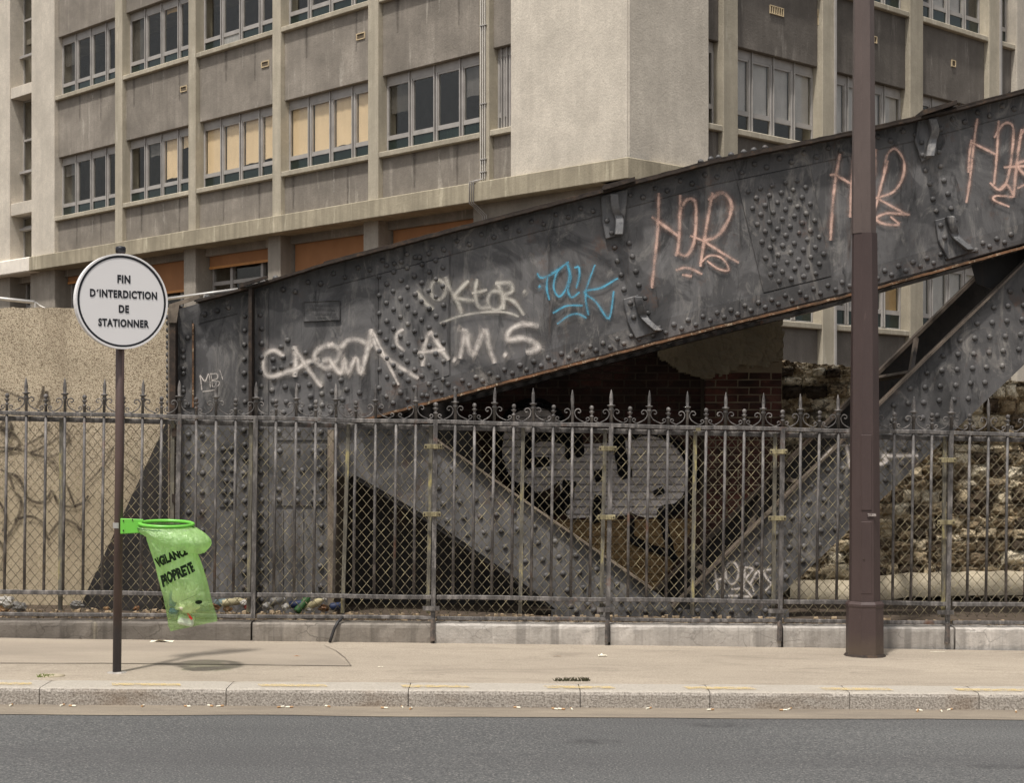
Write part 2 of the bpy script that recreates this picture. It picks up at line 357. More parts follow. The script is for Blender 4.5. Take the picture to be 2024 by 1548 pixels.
def sheet(name, xs, ys, zf_, mat, jag=None):
    mb = MB(); nx, ny = len(xs), len(ys)
    for j, y in enumerate(ys):
        for x in xs:
            yy = y+(jag(x) if jag and j == 0 else 0); mb.v.append((x, yy, zf_(x, yy)))
    for j in range(ny-1):
        for i in range(nx-1): mb.f.append((j*nx+i, j*nx+i+1, (j+1)*nx+i+1, (j+1)*nx+i)); mb.uv.append(None)
    return link(name, mb.mesh(name), mat, kind='structure')
XS = [-300, -60, -12]+[-12+.25*i for i in range(1, 96)]+[12, 60, 300]
sheet('ground', [-600, 0, 600], [-600, 0, 900], lambda x, y: -.9, M['soil'])
sheet('road', XS, [-40, -10, 0, 5, 9, 11.2, 11.7], lambda x, y: rz(x), M['asphalt'])
sheet('gutter', XS, [11.06, 11.2, 11.45], lambda x, y: rz(x)+.004+max(0, y-11.2)*.02, M['gutter'],
      lambda x: .06*noise.noise(Vector((x*.9, 3, 1)))+.03*noise.noise(Vector((x*4, 1, 1)))+.012*noise.noise(Vector((x*13, 1, 1))))
sheet('pavement', XS, [11.74, 12.2, 12.6, 13, 13.4, 13.75, 13.95], gz, M['pave'])
sheet('terrain_behind_fence', XS, [14.05, 14.6, 15.5, 17, 20, 26, 60, 200], lambda x, y: .13-.012*max(-12, min(12, x))+.02*noise.noise(Vector((x*2, y*2, 0))), M['soil'])
# older patch in the pavement, with its joint
def pxp(px, py):                                  # pavement point under a pixel
    Y = 12.5
    for _ in range(30):
        X = (px-CX)*Y/F; Y = (CZ-gz(X, Y))*F/(py-HY)
    X = (px-CX)*Y/F; return Vector((X, Y, gz(X, Y)))
mb = MB(); q = [pxp(-60, 1312), pxp(200, 1312.5), pxp(450, 1315), pxp(694, 1318), pxp(640, 1277), pxp(450, 1272), pxp(200, 1266), pxp(-60, 1261)]
mb.add([v+Vector((0, 0, .004)) for v in q], [tuple(range(8))])
link('pavement_patch', mb.mesh('pavement_patch'), M['patch'], kind='structure')
mb = MB(); q = [pxp(-60, 1312), pxp(120, 1313.5), pxp(200, 1312.5), pxp(330, 1314.5), pxp(450, 1315), pxp(560, 1317.5), pxp(694, 1318), pxp(682, 1302), pxp(664, 1288), pxp(640, 1277)]
for a, b in zip(q, q[1:]):
    t = (b-a).normalized(); nn = Vector((-t.y, t.x, 0))*.0035; u = Vector((0, 0, .0075))
    mb.add([a-nn+u, a+nn+u, b+nn+u, b-nn+u], [(0, 1, 2, 3)])
link('pavement_joint', mb.mesh('pavement_joint'), m_plain('tar_joint', lin(126, 116, 104), .9), kind='structure')
mb = MB()                                         # cement collar at the sign pole
# kerb
kerb = link('kerb', None, None, kind='structure')
KJ = [-700, -290, 83, 450, 808, 1146, 1401, 1676, 1930, 2290, 2640]
kx = lambda px, Y=11.5: (px-CX)*Y/F
for a, b in zip(KJ, KJ[1:]):
    x0, x1 = kx(a)+.003, kx(b)-.003; mb = MB(); n = 14; vs = []
    prof = [(11.435, -.30), (11.43, -.03), (11.436, -.010), (11.455, -.001), (11.6, .002), (11.742, .003), (11.745, -.30)]
    for i in range(n+1):
        x = x0+(x1-x0)*i/n; r = .004 if i in (0, n) else 0
        for k, (y, z) in enumerate(prof):
            j = .004*noise.noise(Vector((x*6, k, a*.01)))
            vs.append((x, y+(r+j if k < 4 else 0), zk(x)+z-(r+abs(j) if 1 < k < 6 else 0)))
    m_ = len(prof); fs = [(i*m_+k, i*m_+k+1, (i+1)*m_+k+1, (i+1)*m_+k) for i in range(n) for k in range(m_-1)]
    fs += [tuple(range(m_)), tuple(reversed(range(n*m_, n*m_+m_)))]
    part('kerb_stone', MB().add(vs, fs), M['granite'], kerb)
for a, b in [(-80, 63), (222, 358), (513, 648), (797, 930), (1083, 1218), (1361, 1496), (1631, 1768), (1897, 2040)]:
    x0, x1 = kx(a), kx(b); y0, y1 = 11.50, 11.60; vs = []
    for i in range(7):
        x = x0+(x1-x0)*i/6; vs += [(x, y0+.004*random.random(), zk(x)+.0065), (x-.03, y1+.004*random.random(), zk(x)+.0075)]
    part('yellow_dash', MB().add(vs, [(2*i, 2*i+2, 2*i+3, 2*i+1) for i in range(6)]), M['yellow'], kerb)

# ------------------------------------------------------------------ the office building behind
YC = 30.0
C0 = P(1240, 870, YC); C0.z = 0
DL = Vector((-3112, 3280, 0)).normalized(); DR = Vector((3488, 3280, 0)).normalized()
NL = Vector((-DL.y, DL.x, 0)); NL = NL if NL.y < 0 else -NL
NR = Vector((-DR.y, DR.x, 0)); NR = NR if NR.y < 0 else -NR
def FL(u, z, n): v = C0+DL*u+NL*n; return (v.x, v.y, z)
def FR(u, z, n): v = C0+DR*u+NR*n; return (v.x, v.y, z)
def uat(px, D, Nn, n=0):
    o = C0+Nn*n; k = (px-CX)/F; return (k*o.y-o.x)/(D.x-k*D.y)
def uL(px, n=0): return uat(px, DL, NL, n)
def uR(px, n=0): return uat(px, DR, NR, n)
bl = thing('office_building', 'weathered concrete office block with pilasters and window bands behind the steel truss', 'building', (C0.x, C0.y, .1))
TOP = 15.2; ZC0, ZC1 = 6.42, 6.81                 # cornice
NS, NW = -.12, -.24
def bpart(name, mat, fr, *dims, parent=None, bev=.012):
    mb = MB()
    for d in dims: mb.mbox(fr, *d)
    o = part(name, mb, mat, parent or bl)
    if bev: bevel(o, bev)
    return o
def window(fr, u0, u1, z0, z1, cfg, mats=None, nc=4, rev=False, lowp='green_glass', lowh=.27):
    """u0..u1 opening on the facade; cfg: per casement a blind length 0..1 (None = bare glass), in the order of u"""
    fw = .05; mb = MB(); n0, n1 = NW-.055, NW
    hb = .17; zt = z0+lowh+.06
    mb.mbox(fr, u0, u1, z0, z0+.05, n0, n1); mb.mbox(fr, u0, u1, z1-hb, z1, n0-.02, n1-.01)
    du = (u1-u0)/nc
    mb.mbox(fr, u0, u0+.04, z0+.05, z1-hb, n0, n1); mb.mbox(fr, u1-.04, u1, z0+.05, z1-hb, n0, n1)
    for i in range(1, nc):
        u = u0+du*i
        mb.mbox(fr, u-.058, u-.018, z0+.05, z1-hb, n0, n1+.015); mb.mbox(fr, u+.018, u+.046, z0+.05, z1, n0+.01, n1+.03)
    o = part('window', mb, M['frame'], bl); bevel(o, .006)
    for i in range(nc):
        a = u0+du*i+(.046 if i else .03); b = u0+du*(i+1)-(.058 if i < nc-1 else .03)
        m2 = MB(); m2.mbox(fr, a, b, zt-.06, zt, n0, n1-.005)               # transom of this casement
        m2.mbox(fr, a, a+.026, zt, z1-hb, n0, n1-.008); m2.mbox(fr, b-.026, b, zt, z1-hb, n0, n1-.008)
        m2.mbox(fr, a+.026, b-.026, z1-hb-.04, z1-hb, n0, n1-.008); m2.mbox(fr, a+.026, b-.026, zt, zt+.035, n0, n1-.008)
        part('casement', m2, M['frame'], o)
        part('pane', MB().mbox(fr, a+.03, b-.03, zt+.03, z1-hb-.03, n0+.02, n0+.028), M['glass'], o)
        lp = lowp[i] if isinstance(lowp, (list, tuple)) else lowp
        part('lower_pane', MB().mbox(fr, a-.01, b+.01, z0+.045, zt-.055, n0+.02, n0+.03), M[lp], o)
        c = cfg[i] if cfg else None
        if c is None and lowp != 'glass' and random.random() < .35: c = (random.choice((1., .55, .3, 1.)), random.choice(('curtain_grey', 'curtain_dim')))
        if c is not None:
            length, mt = c if isinstance(c, tuple) else (c, 'blind')
            zb = zt+(z1-hb-zt)*(1-length); mm = MB(); k = 8; vs = []
            for j in range(k+1):
                u = a+.03+(b-a-.06)*j/k
                for zz in (zb+.01*math.sin(j*1.3+i), z1-hb): vs.append(fr(u, zz, n0-.02+.005*math.sin(j*1.9+i)))
            mm.add(vs, [(2*j, 2*j+2, 2*j+3, 2*j+1) for j in range(k)])
            part('blind', mm, M[mt], o)
    return o
def vent(fr, u, z, w_, h_, nslots=1, mat='ventc'):
    mb = MB(); t = .018; n0, n1 = NS-.01, NS+.022
    mb.mbox(fr, u, u+w_, z, z+t, n0, n1); mb.mbox(fr, u, u+w_, z+h_-t, z+h_, n0, n1)
    for i in range(nslots+1):
        uu = u+(w_-t)*i/nslots; mb.mbox(fr, uu, uu+t, z+t, z+h_-t, n0, n1)
    o = part('vent', mb, M[mat], bl); part('grille', MB().mbox(fr, u+.01, u+w_-.01, z+.01, z+h_-.01, NS-.005, NS+.006), M['ventd'], o)

# left facade -------------------------------------------------
pil = [(227, 241), (372, 386), (538, 554), (727, 747), (947, 966)]
pu = [(uL(b), uL(a)) for a, b in pil]             # (near u, far u)
ZS = [7.70, 11.0]                                 # underside of the sills
SH, WH = .12, 1.75                                # sill thickness, head above sill underside
uBlk = uL(1010); uPier = (uL(107), uL(62)); uP0 = (uL(19), uL(19)+5)
bays = []; e = uBlk
for a, b in reversed(pu): bays.append((e, a)); e = b
bays.append((e, uPier[0]))                        # bay list from the corner outwards
for a, b in pu: bpart('pilaster', M['pil'], FL, (a, b, ZC1-.02, TOP, -.5, 0))
bpart('wide_pier', M['block'], FL, (uPier[0], uPier[1], ZC1-.02, TOP, -.7, .0))
bpart('wide_pier', M['block'], FL, (uP0[0], uP0[1], ZC1-.02, TOP, -.9, .0))
# tall stair slot between the two wide piers
s0, s1 = uPier[1], uP0[0]
sn = -.42
for z0, z1 in ((ZC1, 8.09), (8.44, 11.43), (11.74, 15.0)):
    zz0 = z0
    o = bpart('stair_window', M['frame'], FL, (s0, s1, zz0, zz0+.05, sn-.05, sn), (s0, s1, z1-.05, z1, sn-.05, sn), (s0, s1, (zz0+z1)/2-.03+.35, (zz0+z1)/2+.03+.35, sn-.05, sn), (s0, s1, zz0+.88, zz0+.95, sn-.05, sn+.12), (s1-.05, s1, zz0, z1, sn-.05, sn), bev=0)
    part('pane', MB().mbox(FL, s0, s1, zz0+.05, z1-.05, sn-.03, sn-.02), M['glass'], o)
for z0, z1 in ((8.09, 8.44), (11.43, 11.74)): bpart('slot_beam', M['block'], FL, (s0, s1, z0, z1, -.7, -.03))
bcfg = {0: [[None]*4, [None]*4],                   # per bay (from corner): lower and upper storey, casements from corner outwards
        1: [[None]*4, [None]*4],
        2: [[.97, .94, .96, .98], [None]*4],
        3: [[.90, .92, .96, .96], [None, None, None, (.1, 'blind')]],
        4: [[(.28, 'blind'), .88, None, None], [None, (.12, 'curtain_tan'), None, None]],
        5: [[None]*4, [None]*4]}
for i, (a, b) in enumerate(bays):
    zprev = ZC1-.02
    for k, zs in enumerate(ZS):
        bpart('spandrel_panel', M['span'], FL, (a, b, zprev, zs+.03, -.5, NS-.004*(i%2)))
        bpart('sill', M['pil'], FL, (a+.002, b-.002, zs, zs+SH, -.42, -.012), bev=.015)
        lp = 'green_glass'
        if i == 3 and k == 1: lp = ['green_glass', 'green_glass', 'pale_panel', 'green_glass']
        window(FL, a, b, zs+SH, zs+WH, bcfg[i][k], lowp=lp)
        zprev = zs+WH
    bpart('spandrel_panel', M['span'], FL, (a, b, zprev, TOP, -.5, NS-.004*(i%2)))
M['streak'] = m_spray('lime_run', lin(204, 197, 184), .6, .9); M['soot_run'] = m_spray('soot_run', lin(84, 78, 72), .5, .95)
for i, (a, b) in enumerate(bays[1:], 1):            # run-off stains below the sills
    for zs in ZS:
        for f_, w_, l_, mt in ((.42, .10, .55, 'streak'), (random.uniform(.1, .3), .16, .9, 'soot_run'), (random.uniform(.6, .9), .22, .75, 'soot_run')):
            u = a+(b-a)*f_; vs = []; uv = []; k = 6
            for j in range(k+1):
                hw = w_*(.5-.3*j/k)+.012*math.sin(j*2+i); z_ = zs-.01-l_*random.uniform(.93, 1.)*j/k
                vs += [FL(u-hw, z_, NS+.004), FL(u+hw, z_, NS+.004)]
            part('run_off_stain', MB().add(vs, [(2*j, 2*j+1, 2*j+3, 2*j+2) for j in range(k)], [((0, j/k), (1, j/k), (1, (j+1)/k), (0, (j+1)/k)) for j in range(k)]), M[mt], bl)
def zL(px, py, n=0):
    u = uL(px, n); y = FL(u, 0, n)[1]; return CZ-(py-HY)*y/F
for x, y in ((355, 181), (517, 132), (707, 77), (355+0, -90)):
    vent(FL, uL(x+15, NS), zL(x+8, y, NS), .29, .14, 1)
bpart('corner_block', M['block'], FL, (0, uBlk, ZC1-.05, TOP, -2.0, .02), bev=.02)
# cornice, white-painted at its far end
cu = uL(57, .12)
bpart('cornice', M['cornice'], FL, (-.12, cu, ZC0, ZC1, -.6, .12), bev=.015)
bpart('painted_cornice', M['whitepaint'], FL, (cu+.003, cu+8, ZC0-.01, ZC1+.01, -.6, .135), bev=.03)
bpart('cornice_return', M['cornice'], FR, (-.10, uR(1404), ZC0, ZC1, -.6, .12), bev=.015)
# conduits on the last pilaster, bending over the cornice
for k, px in enumerate((952, 956, 960)):
    u = uL(px); u2 = uL(px-14)
    pts = [FL(u, TOP, .02), FL(u, ZC1+.05, .02), FL(u+.01, ZC1+.04, .10), FL(u2, ZC1+.02, .14), FL(u2, ZC0-.02, .14), FL(u2, ZC0-.06, .05), FL(u2-.1, ZC0-.25, -.12), FL(u2-.1, 3.5, -.17)]
    part('conduit', MB().tube(pts, .011, 6), M['frame'], bl, smooth=True)
for z in (7.0, 7.25, 8.35, 9.9, 11.5): bpart('conduit_clip', M['frame'], FL, (uL(962.5), uL(950), z, z+.02, 0, .036), bev=0)
# ground storey under the cornice: piers, lintels, blinds and glazing
low = [(60, 108), (221, 245), (363, 386), (529, 554), (718, 747)]
lu = [(uL(b, -.22), uL(a, -.22)) for a, b in low]
for a, b in lu: bpart('ground_pier', M['lowpier'], FL, (a, b, .1, ZC0+.05, -1.3, -.22))
uw = uL(935, -.2)
bpart('ground_wall', M['lowpier'], FL, (.3, uw, .1, ZC0+.05, -1.3, -.2))
bpart('ground_pier', M['lowpier'], FL, (uL(19, -.22), uL(19, -.22)+5, .1, ZC0+.05, -1.3, -.22))
edges = [uw]+[x for a, b in reversed(lu) for x in (a, b)]+[uL(19, -.22)]
drop = [3.2, 3.0, .27, .74, .15, 0]
for i in range(6):
    a, b = edges[2*i], edges[2*i+1]
    bpart('lintel', M['span'], FL, (a, b, ZC0-.19, ZC0+.04, -1.25, -.50))
    wn = part('ground_window', MB().mbox(FL, a, b, 5.52, 5.61, -.80, -.72).mbox(FL, a, b, 4.1, 4.18, -.80, -.72).mbox(FL, b-.06, b, 3, ZC0-.18, -.80, -.721), M['frame'], bl)
    du = (b-a)
    for t in (.30, .72):
        part('mullion', MB().mbox(FL, a+du*t-.05, a+du*t+.05, 3, ZC0-.18, -.81, -.70), M['frame'], wn)
    part('pane', MB().mbox(FL, a, b-.06, 3, ZC0-.18, -.775, -.765), M['glass'], wn)
    if drop[i]:
        z1 = ZC0-.185; z0 = z1-drop[i]; vs = []; k = 10
        for j in range(k+1):
            u = a+.04+(b-a-.10)*j/k
            for zz in (z0, z1): vs.append(FL(u, zz, -.60+.004*math.sin(j*2.1)))
        bo = part('roller_blind', MB().add(vs, [(2*j, 2*j+2, 2*j+3, 2*j+1) for j in range(k)]), M['orange'], bl)
        part('blind_rail', MB().mbox(FL, a+.03, b-.05, z0-.05, z0+.01, -.625, -.585), m_plain('blind_rail', lin(190, 132, 74), .6), bo)
# dark rooms behind the glass
bpart('room_wall', M['room'], FL, (-.0+2.4, 40, .1, TOP, -2.6, -2.4), bev=0)
bpart('roof', M['span'], FL, (0, 40, TOP, TOP+.3, -9, .1), bev=0)
for z in (ZC1-.1, 10.4, 13.2): bpart('floor_slab', M['span'], FL, (uBlk, 34, z-.15, z, -2.4, -.5), bev=0)

# right facade -----------------------------------------------
rp = [(1430, 1459), (1626, 1654), (1799, 1825), (1955, 1980)]
ru = [(uR(a), uR(b)) for a, b in rp]
uB2 = uR(1400); uEnd = uR(2008)
bpart('corner_block_return', M['block'], FR, (.02, uB2, ZC1-.05, TOP, -1.2, .02), bev=.02)
bpart('ground_wall', M['lowpier'], FR, (.3, uB2+.0, .1, ZC0+.02, -1.3, -.1))
for a, b in ru: bpart('pilaster', M['pil'], FR, (a, b, .1, TOP, -.5, 0))
bpart('end_wall', M['block'], FR, (uEnd, uEnd+12, .1, TOP, -.9, .03))
rb = []; e = uB2
for a, b in ru: rb.append((e, a)); e = b
rb.append((e, uEnd))
ZR_ = [3.98, 7.64, 10.95]
cN = (1.0, 'curtain')
rcfg = {(0, 1): [None]*4, (1, 1): [cN, cN, cN, cN], (2, 1): [cN, cN, cN, (.9, 'curtain')], (1, 0): [None, cN, None, cN], (2, 0): [None, cN, cN, (1., 'curtain_tan')],
        (3, 0): [cN, cN, (1., 'curtain'), cN], (3, 2): [None, cN, cN, None]}
for i, (a, b) in enumerate(rb):
    zprev = .1
    for k, zs in enumerate(ZR_):
        mt = M['spandark']
        bpart('spandrel_panel', mt, FR, (a, b, zprev, zs+.03, -.5, NS-.004*(i%2)))
        bpart('sill', M['pil'], FR, (a+.002, b-.002, zs, zs+SH, -.42, -.012), bev=.015)
        nc = 4 if i in (1, 2, 3) else 2
        lp = 'glass' if k == 1 else 'green_glass'
        window(FR, a, b, zs+SH, zs+WH, rcfg.get((i, k)), nc=nc, lowp=lp, lowh=.34)
        zprev = zs+WH
    bpart('spandrel_panel', M['spandark'], FR, (a, b, zprev, TOP, -.5, NS-.004*(i%2)))
# a net curtain continues behind the clear lower panes of the middle storey
def zR(px, py, n=0):
    u = uR(px, n); y = FR(u, 0, n)[1]; return CZ-(py-HY)*y/F
vent(FR, uR(1521, NS), zR(1530, 28, NS), .44, .17, 6); vent(FR, uR(1726, NS), zR(1726, 84, NS), .12, .15, 1); vent(FR, uR(1880, NS), zR(1886, 132, NS), .17, .15, 1)
for dz in (0, -.17): vent(FR, uR(1616, NS), zR(1616, 32, NS)+dz, .12, .15, 1, 'ventc')
bpart('drain_pipe', M['frame'], FR, (uR(1648), uR(1651), .1, TOP, 0, .04), bev=0)
bpart('drain_pipe', M['frame'], FR, (uR(1975), uR(1978), .1, TOP, 0, .04), bev=0)
bpart('room_wall', M['room'], FR, (2.0, 26, .1, TOP, -2.6, -2.4), bev=0)
for z in (6.4, 10.3, 13.2): bpart('floor_slab', M['span'], FR, (uB2, 24, z-.15, z, -2.4, -.5), bev=0)
# ------------------------------------------------------------------ the riveted steel truss
GY, GD = 14.9, 1.77                               # front web plane, depth of the box
Z4 = lambda x, y: (300+x/3.067, 440+y/3.067)
Z5 = lambda x, y: (800+x/3.225, 380+y/3.225)
Z3 = lambda x, y: (1200+x/2.456, y/2.456)
Z6 = lambda x, y: (1300+x/2.7956, 380+y/2.7956)
ZB = lambda x, y: (x/3.365, 840+y/3.365)
ZA = lambda x, y: (x/4.073, 480+y/4.073)
ZE = lambda x, y: (320+x/5.16, 560+y/5.16)
ZV = lambda x, y: (1340+x/2.67, 740+y/2.67)
ZG = lambda x, y: (840+x/2.977, 740+y/2.977)
def xz(p, Y=GY): v = P(p[0], p[1], Y); return (v.x, v.z)
topE = [(352, 611), (400, 598), (500, 571), (646, 525), (934, 448), (1187, 381), (1253, 363), (1403, 322), (1684, 263), (1851, 224), (2030, 176), (2500, 60)]
botE = [(662, 846), (712, 832), (800, 808), (1098, 728), (1400, 648), (1468, 631), (1683, 578), (1908, 514), (2030, 480), (2500, 365)]
def lerp_y(line, x):
    for (x0, y0), (x1, y1) in zip(line, line[1:]):
        if x0 <= x <= x1: return y0+(y1-y0)*(x-x0)/(x1-x0)
    return line[0][1] if x < line[0][0] else line[-1][1]
def resample(line, step=14, jit=0.0):
    x = line[0][0]; out = []
    while x < line[-1][0]:
        out.append((x, lerp_y(line, x)+jit*noise.noise(Vector((x*.05, jit*7, 3)))+jit*.6*noise.noise(Vector((x*.21, 2, 3))))); x += step
    out.append(line[-1]); return out
def shift(line, dy): return [(x, y+dy) for x, y in line]
def band(mb, up, dn, y0, y1):
    mb.prism([xz(p) for p in up]+[xz(p) for p in reversed(dn)], y0, y1); return mb
M['brown_mid'] = m_steel('brown_steel', lin(66, 58, 51), lin(90, 80, 70), lin(126, 115, 101), .5)
M['brown_dark'] = m_steel('dark_brown_steel', lin(52, 45, 40), lin(72, 63, 55), lin(104, 94, 82), .5)
br = thing('bridge_truss', 'dark grey riveted steel railway bridge truss covered in spray tags behind the iron railing', 'bridge', P(500, 1215, GY))
web = part('web_plate', MB().prism([xz(p) for p in topE]+[xz(p) for p in reversed(botE)]+[xz((662, 1222)), xz((352, 1222))], GY, GY+.014), M['steel'], br)
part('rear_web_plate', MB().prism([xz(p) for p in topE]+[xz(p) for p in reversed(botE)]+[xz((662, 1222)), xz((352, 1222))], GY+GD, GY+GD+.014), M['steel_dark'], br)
# angle legs riveted along the top and the bottom of the web
part('top_angle', band(MB(), resample(shift(topE[3:], 1), 40), resample(shift(topE[3:], 44), 40), GY-.011, GY-.0005), M['steel2'], br)
part('top_angle', band(MB(), [(392, 596), (480, 574)], [(392, 640), (480, 617)], GY-.011, GY-.0005), M['steel2'], br)
lo1 = [p for p in botE if p[0] <= 1460]+[(1460, lerp_y(botE, 1460))]; lo2 = [(1464, lerp_y(botE, 1464))]+[p for p in botE if p[0] > 1464]
for l_ in (lo1, lo2):
    part('bottom_angle', band(MB(), resample(shift(l_, -40), 30, 1.2), resample(shift(l_, -2), 30), GY-.013, GY-.0005), M['steel2'], br)
# flanges
def flange(name, line, dy0, dy1, y0, y1, mat, jit=1.3, step=9):
    s_ = y0/GY if y0 < GY else 1; pr_ = lambda l: [(CX+(x-CX)/s_, HY+(y-HY)*s_) for x, y in l]   # measured on the flange's front edge, nearer than the web
    return part(name, band(MB(), pr_(resample(shift(line, dy0), step, jit)), pr_(resample(shift(line, dy1), step, jit)), y0, y1), mat, br)
flange('top_flange', topE[1:], -5, 0, GY-.15, GY+.2, M['rustdark'], .9); flange('top_flange', topE[3:], -8, -5, GY-.13, GY+.22, M['rustdark'], .9)
flange('bottom_flange', botE[1:], -1, 4, GY-.135, GY+.17, M['rust']); flange('bottom_flange', botE[1:], 4, 7, GY-.10, GY+.17, M['rustdark'])
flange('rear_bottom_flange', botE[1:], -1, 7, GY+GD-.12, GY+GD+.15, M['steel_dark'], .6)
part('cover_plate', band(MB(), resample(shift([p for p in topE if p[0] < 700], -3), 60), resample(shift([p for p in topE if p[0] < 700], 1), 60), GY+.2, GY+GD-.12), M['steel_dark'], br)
x = 662
while x < 1500:                                   # unseen slats added between the chords, gaps pass part of the sun
    w_ = 19+random.uniform(-3, 3)
    part('shade_slat', MB().prism([xz(p) for p in [(x, lerp_y(topE, x)-2), (x+w_, lerp_y(topE, x+w_)-2), (x+w_, lerp_y(topE, x+w_)+5), (x, lerp_y(topE, x)+5)]], GY+.2, GY+GD-.12), M['steel_dark'], br); x += w_+9
for x in range(1520, 2480, 95):                   # lacing between the two top chords, right of the cover plate
    a = P(x, lerp_y(topE, x)+4, GY+.2); b = P(x+95, lerp_y(topE, x+95)+4, GY+.2); b.y = GY+GD-.1
    part('lacing_bar', MB().tube([a, b], .045, 4), M['steel_dark'], br)
# end post: rear side, back plate of the cavity
part('end_plate', MB().prism([xz(p) for p in [(340, 606), (352, 603), (352, 1222), (340, 1222)]], GY-.12, GY+GD), M['rustdark'], br)
part('end_plate', MB().prism([xz(p) for p in [(336.5, 614), (339.5, 612), (339.5, 1222), (336.5, 1222)]], GY-.10, GY+.3), M['steel_brown'], br)
part('end_flange', MB().prism([xz(p) for p in [(340, 604), (400, 585), (400, 592), (360, 606), (355, 640), (352.5, 640), (340, 640)]], GY-.135, GY-.12), M['steel_brown'], br)
part('post_side_plate', MB().prism([xz(p) for p in [(650, 850), (662, 850), (662, 1222), (650, 1222)]], GY-.10, GY+GD), M['steel_brown'], br)
part('post_stiffener', MB().prism([xz(p) for p in [(496.5, 574), (503, 572), (503, 1222), (497.5, 1222)]], GY-.16, GY-.001), M['rustdark'], br)
part('post_stiffener', MB().prism([xz(p) for p in [(381, 640), (384, 640), (384, 806), (381, 806)]], GY-.03, GY-.001), M['rust'], br)
for x0, x1 in ((470, 496), (504, 531)):
    part('stiffener_angle', MB().prism([xz(p) for p in [(x0, lerp_y(topE, x0)+8), (x1, lerp_y(topE, x1)+8), (x1, 1222), (x0, 1222)]], GY-.012, GY-.0006), M['steel2'], br)
part('edge_angle', MB().prism([xz(p) for p in [(356, 640), (380, 632), (380, 806), (356, 806)]], GY-.014, GY-.0006), M['steel2'], br)
for q in ([(543, 880), (645, 880), (645, 1000), (543, 1000)], [(434, 878), (466, 878), (466, 1002), (434, 1002)], [(540, 842), (650, 842), (650, 870), (540, 870)], [(540, 1010), (560, 1010), (560, 1215), (540, 1215)], [(575, 1010), (600, 1010), (600, 1215), (575, 1215)]):
    part('post_plate', MB().prism([xz(p) for p in q], GY-.013, GY-.0007), M['steel2'], br)
# splice plates
for q in ([(742, 523), (748, 521), (748, 800), (742, 802)], [(888, 484), (890, 483.5), (890, 752), (888, 752.5)]):
    part('splice_edge', MB().prism([xz(p) for p in q], GY-.007, GY-.0007), M['steel2'], br)
bevel(part('splice_plate', MB().prism([xz(p) for p in [(749, lerp_y(topE, 749)+46), (888, lerp_y(topE, 888)+46), (888, lerp_y(botE, 888)-42), (749, lerp_y(botE, 749)-36)]], GY-.014, GY-.0007), M['steel'], br), .003)
bevel(part('splice_plate', MB().prism([xz(p) for p in [(1456, lerp_y(topE, 1456)+46), (1601, lerp_y(topE, 1601)+46), (1643, lerp_y(botE, 1643)-42), (1509, lerp_y(botE, 1509)-42)]], GY-.014, GY-.0007), M['steel2'], br), .003)
# knee brackets: a riveted foot plate with a bent rib standing out from it
M['bracket'] = m_steel('bracket_steel', lin(50, 50, 52), lin(92, 91, 91), lin(170, 164, 156), .5)
def bracket(q, rib, d=.10):
    o = part('bracket', MB().prism([xz(p) for p in q], GY-.045, GY-.0112), M['bracket'], br); bevel(o, .007)
    c = smooth_path(rib, 5); mb = MB(); vs = []; n = len(c)
    for i, p in enumerate(c):
        t = i/(n-1); dd = d*(.35+.65*abs(math.cos(math.pi*t*.9)))
        a = P(p[0]-8, p[1], GY-.045); b = P(p[0]+8, p[1], GY-.045)
        vs += [a, b, (b.x, b.y-dd, b.z), (a.x, a.y-dd, a.z)]
    fs = [(4*i+k, 4*i+(k+1)%4, 4*i+4+(k+1)%4, 4*i+4+k) for i in range(n-1) for k in range(4)]+[(0, 3, 2, 1), (4*n-4, 4*n-3, 4*n-2, 4*n-1)]
    bevel(part('rib', MB().add(vs, fs), M['bracket'], o), .006)
bracket([(1187, 388), (1240, 374), (1233, 462), (1197, 474), (1190, 440)], [(1213, 386), (1216, 415), (1224, 435), (1222, 466)])
bracket([(1231, 592), (1262, 583), (1290, 640), (1312, 652), (1256, 670), (1240, 638)], [(1260, 588), (1266, 612), (1276, 632), (1300, 655)])
bracket([(1812, 240), (1853, 230), (1848, 305), (1820, 322), (1806, 280)], [(1838, 238), (1845, 262), (1840, 285), (1834, 312)])
bracket([(1846, 436), (1882, 427), (1905, 488), (1926, 497), (1872, 514), (1853, 478)], [(1874, 430), (1881, 452), (1890, 472), (1915, 496)])
part('flange_cap', MB().prism([xz(p) for p in [(1190, 372), (1252, 356), (1252, 364), (1190, 382)]], GY-.20, GY+.1), M['rustdark'], br)
part('flange_cap', MB().prism([xz(p) for p in [(1812, 226), (1880, 206), (1880, 214), (1812, 236)]], GY-.20, GY+.1), M['rustdark'], br)
part('flange_tip', MB().prism([xz(p) for p in [(480, 565), (535, 549), (535, 554), (480, 573)]], GY-.20, GY-.16), M['rustdark'], br)
# right-hand diagonal of the V
dT = [(1330, 1202), (1737, 803), (2030, 516), (2200, 349)]; dB = [(1500, 1222), (1549, 1174.5), (1737, 995), (2007, 740), (2200, 556)]
dpoly = dT+list(reversed(dB))+[(1330, 1222)]
part('diagonal_plate', MB().prism([xz(p) for p in dpoly], GY-.004+.05, GY+.05+.012), M['steel2'], br)
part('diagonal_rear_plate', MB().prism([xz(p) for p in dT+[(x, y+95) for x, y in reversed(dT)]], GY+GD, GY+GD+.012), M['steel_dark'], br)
nrm = (-.705, -.709)
def offl(line, d): return [(x+nrm[0]*d, y+nrm[1]*d) for x, y in line]
part('diagonal_flange', band(MB(), offl(dT, 3), offl(dT, -1), GY-.01, GY+.14), M['brown_mid'], br)
part('diagonal_flange', band(MB(), offl(dT, 5), offl(dT, -2), GY+GD-.14, GY+GD-.001), M['brown_dark'], br)
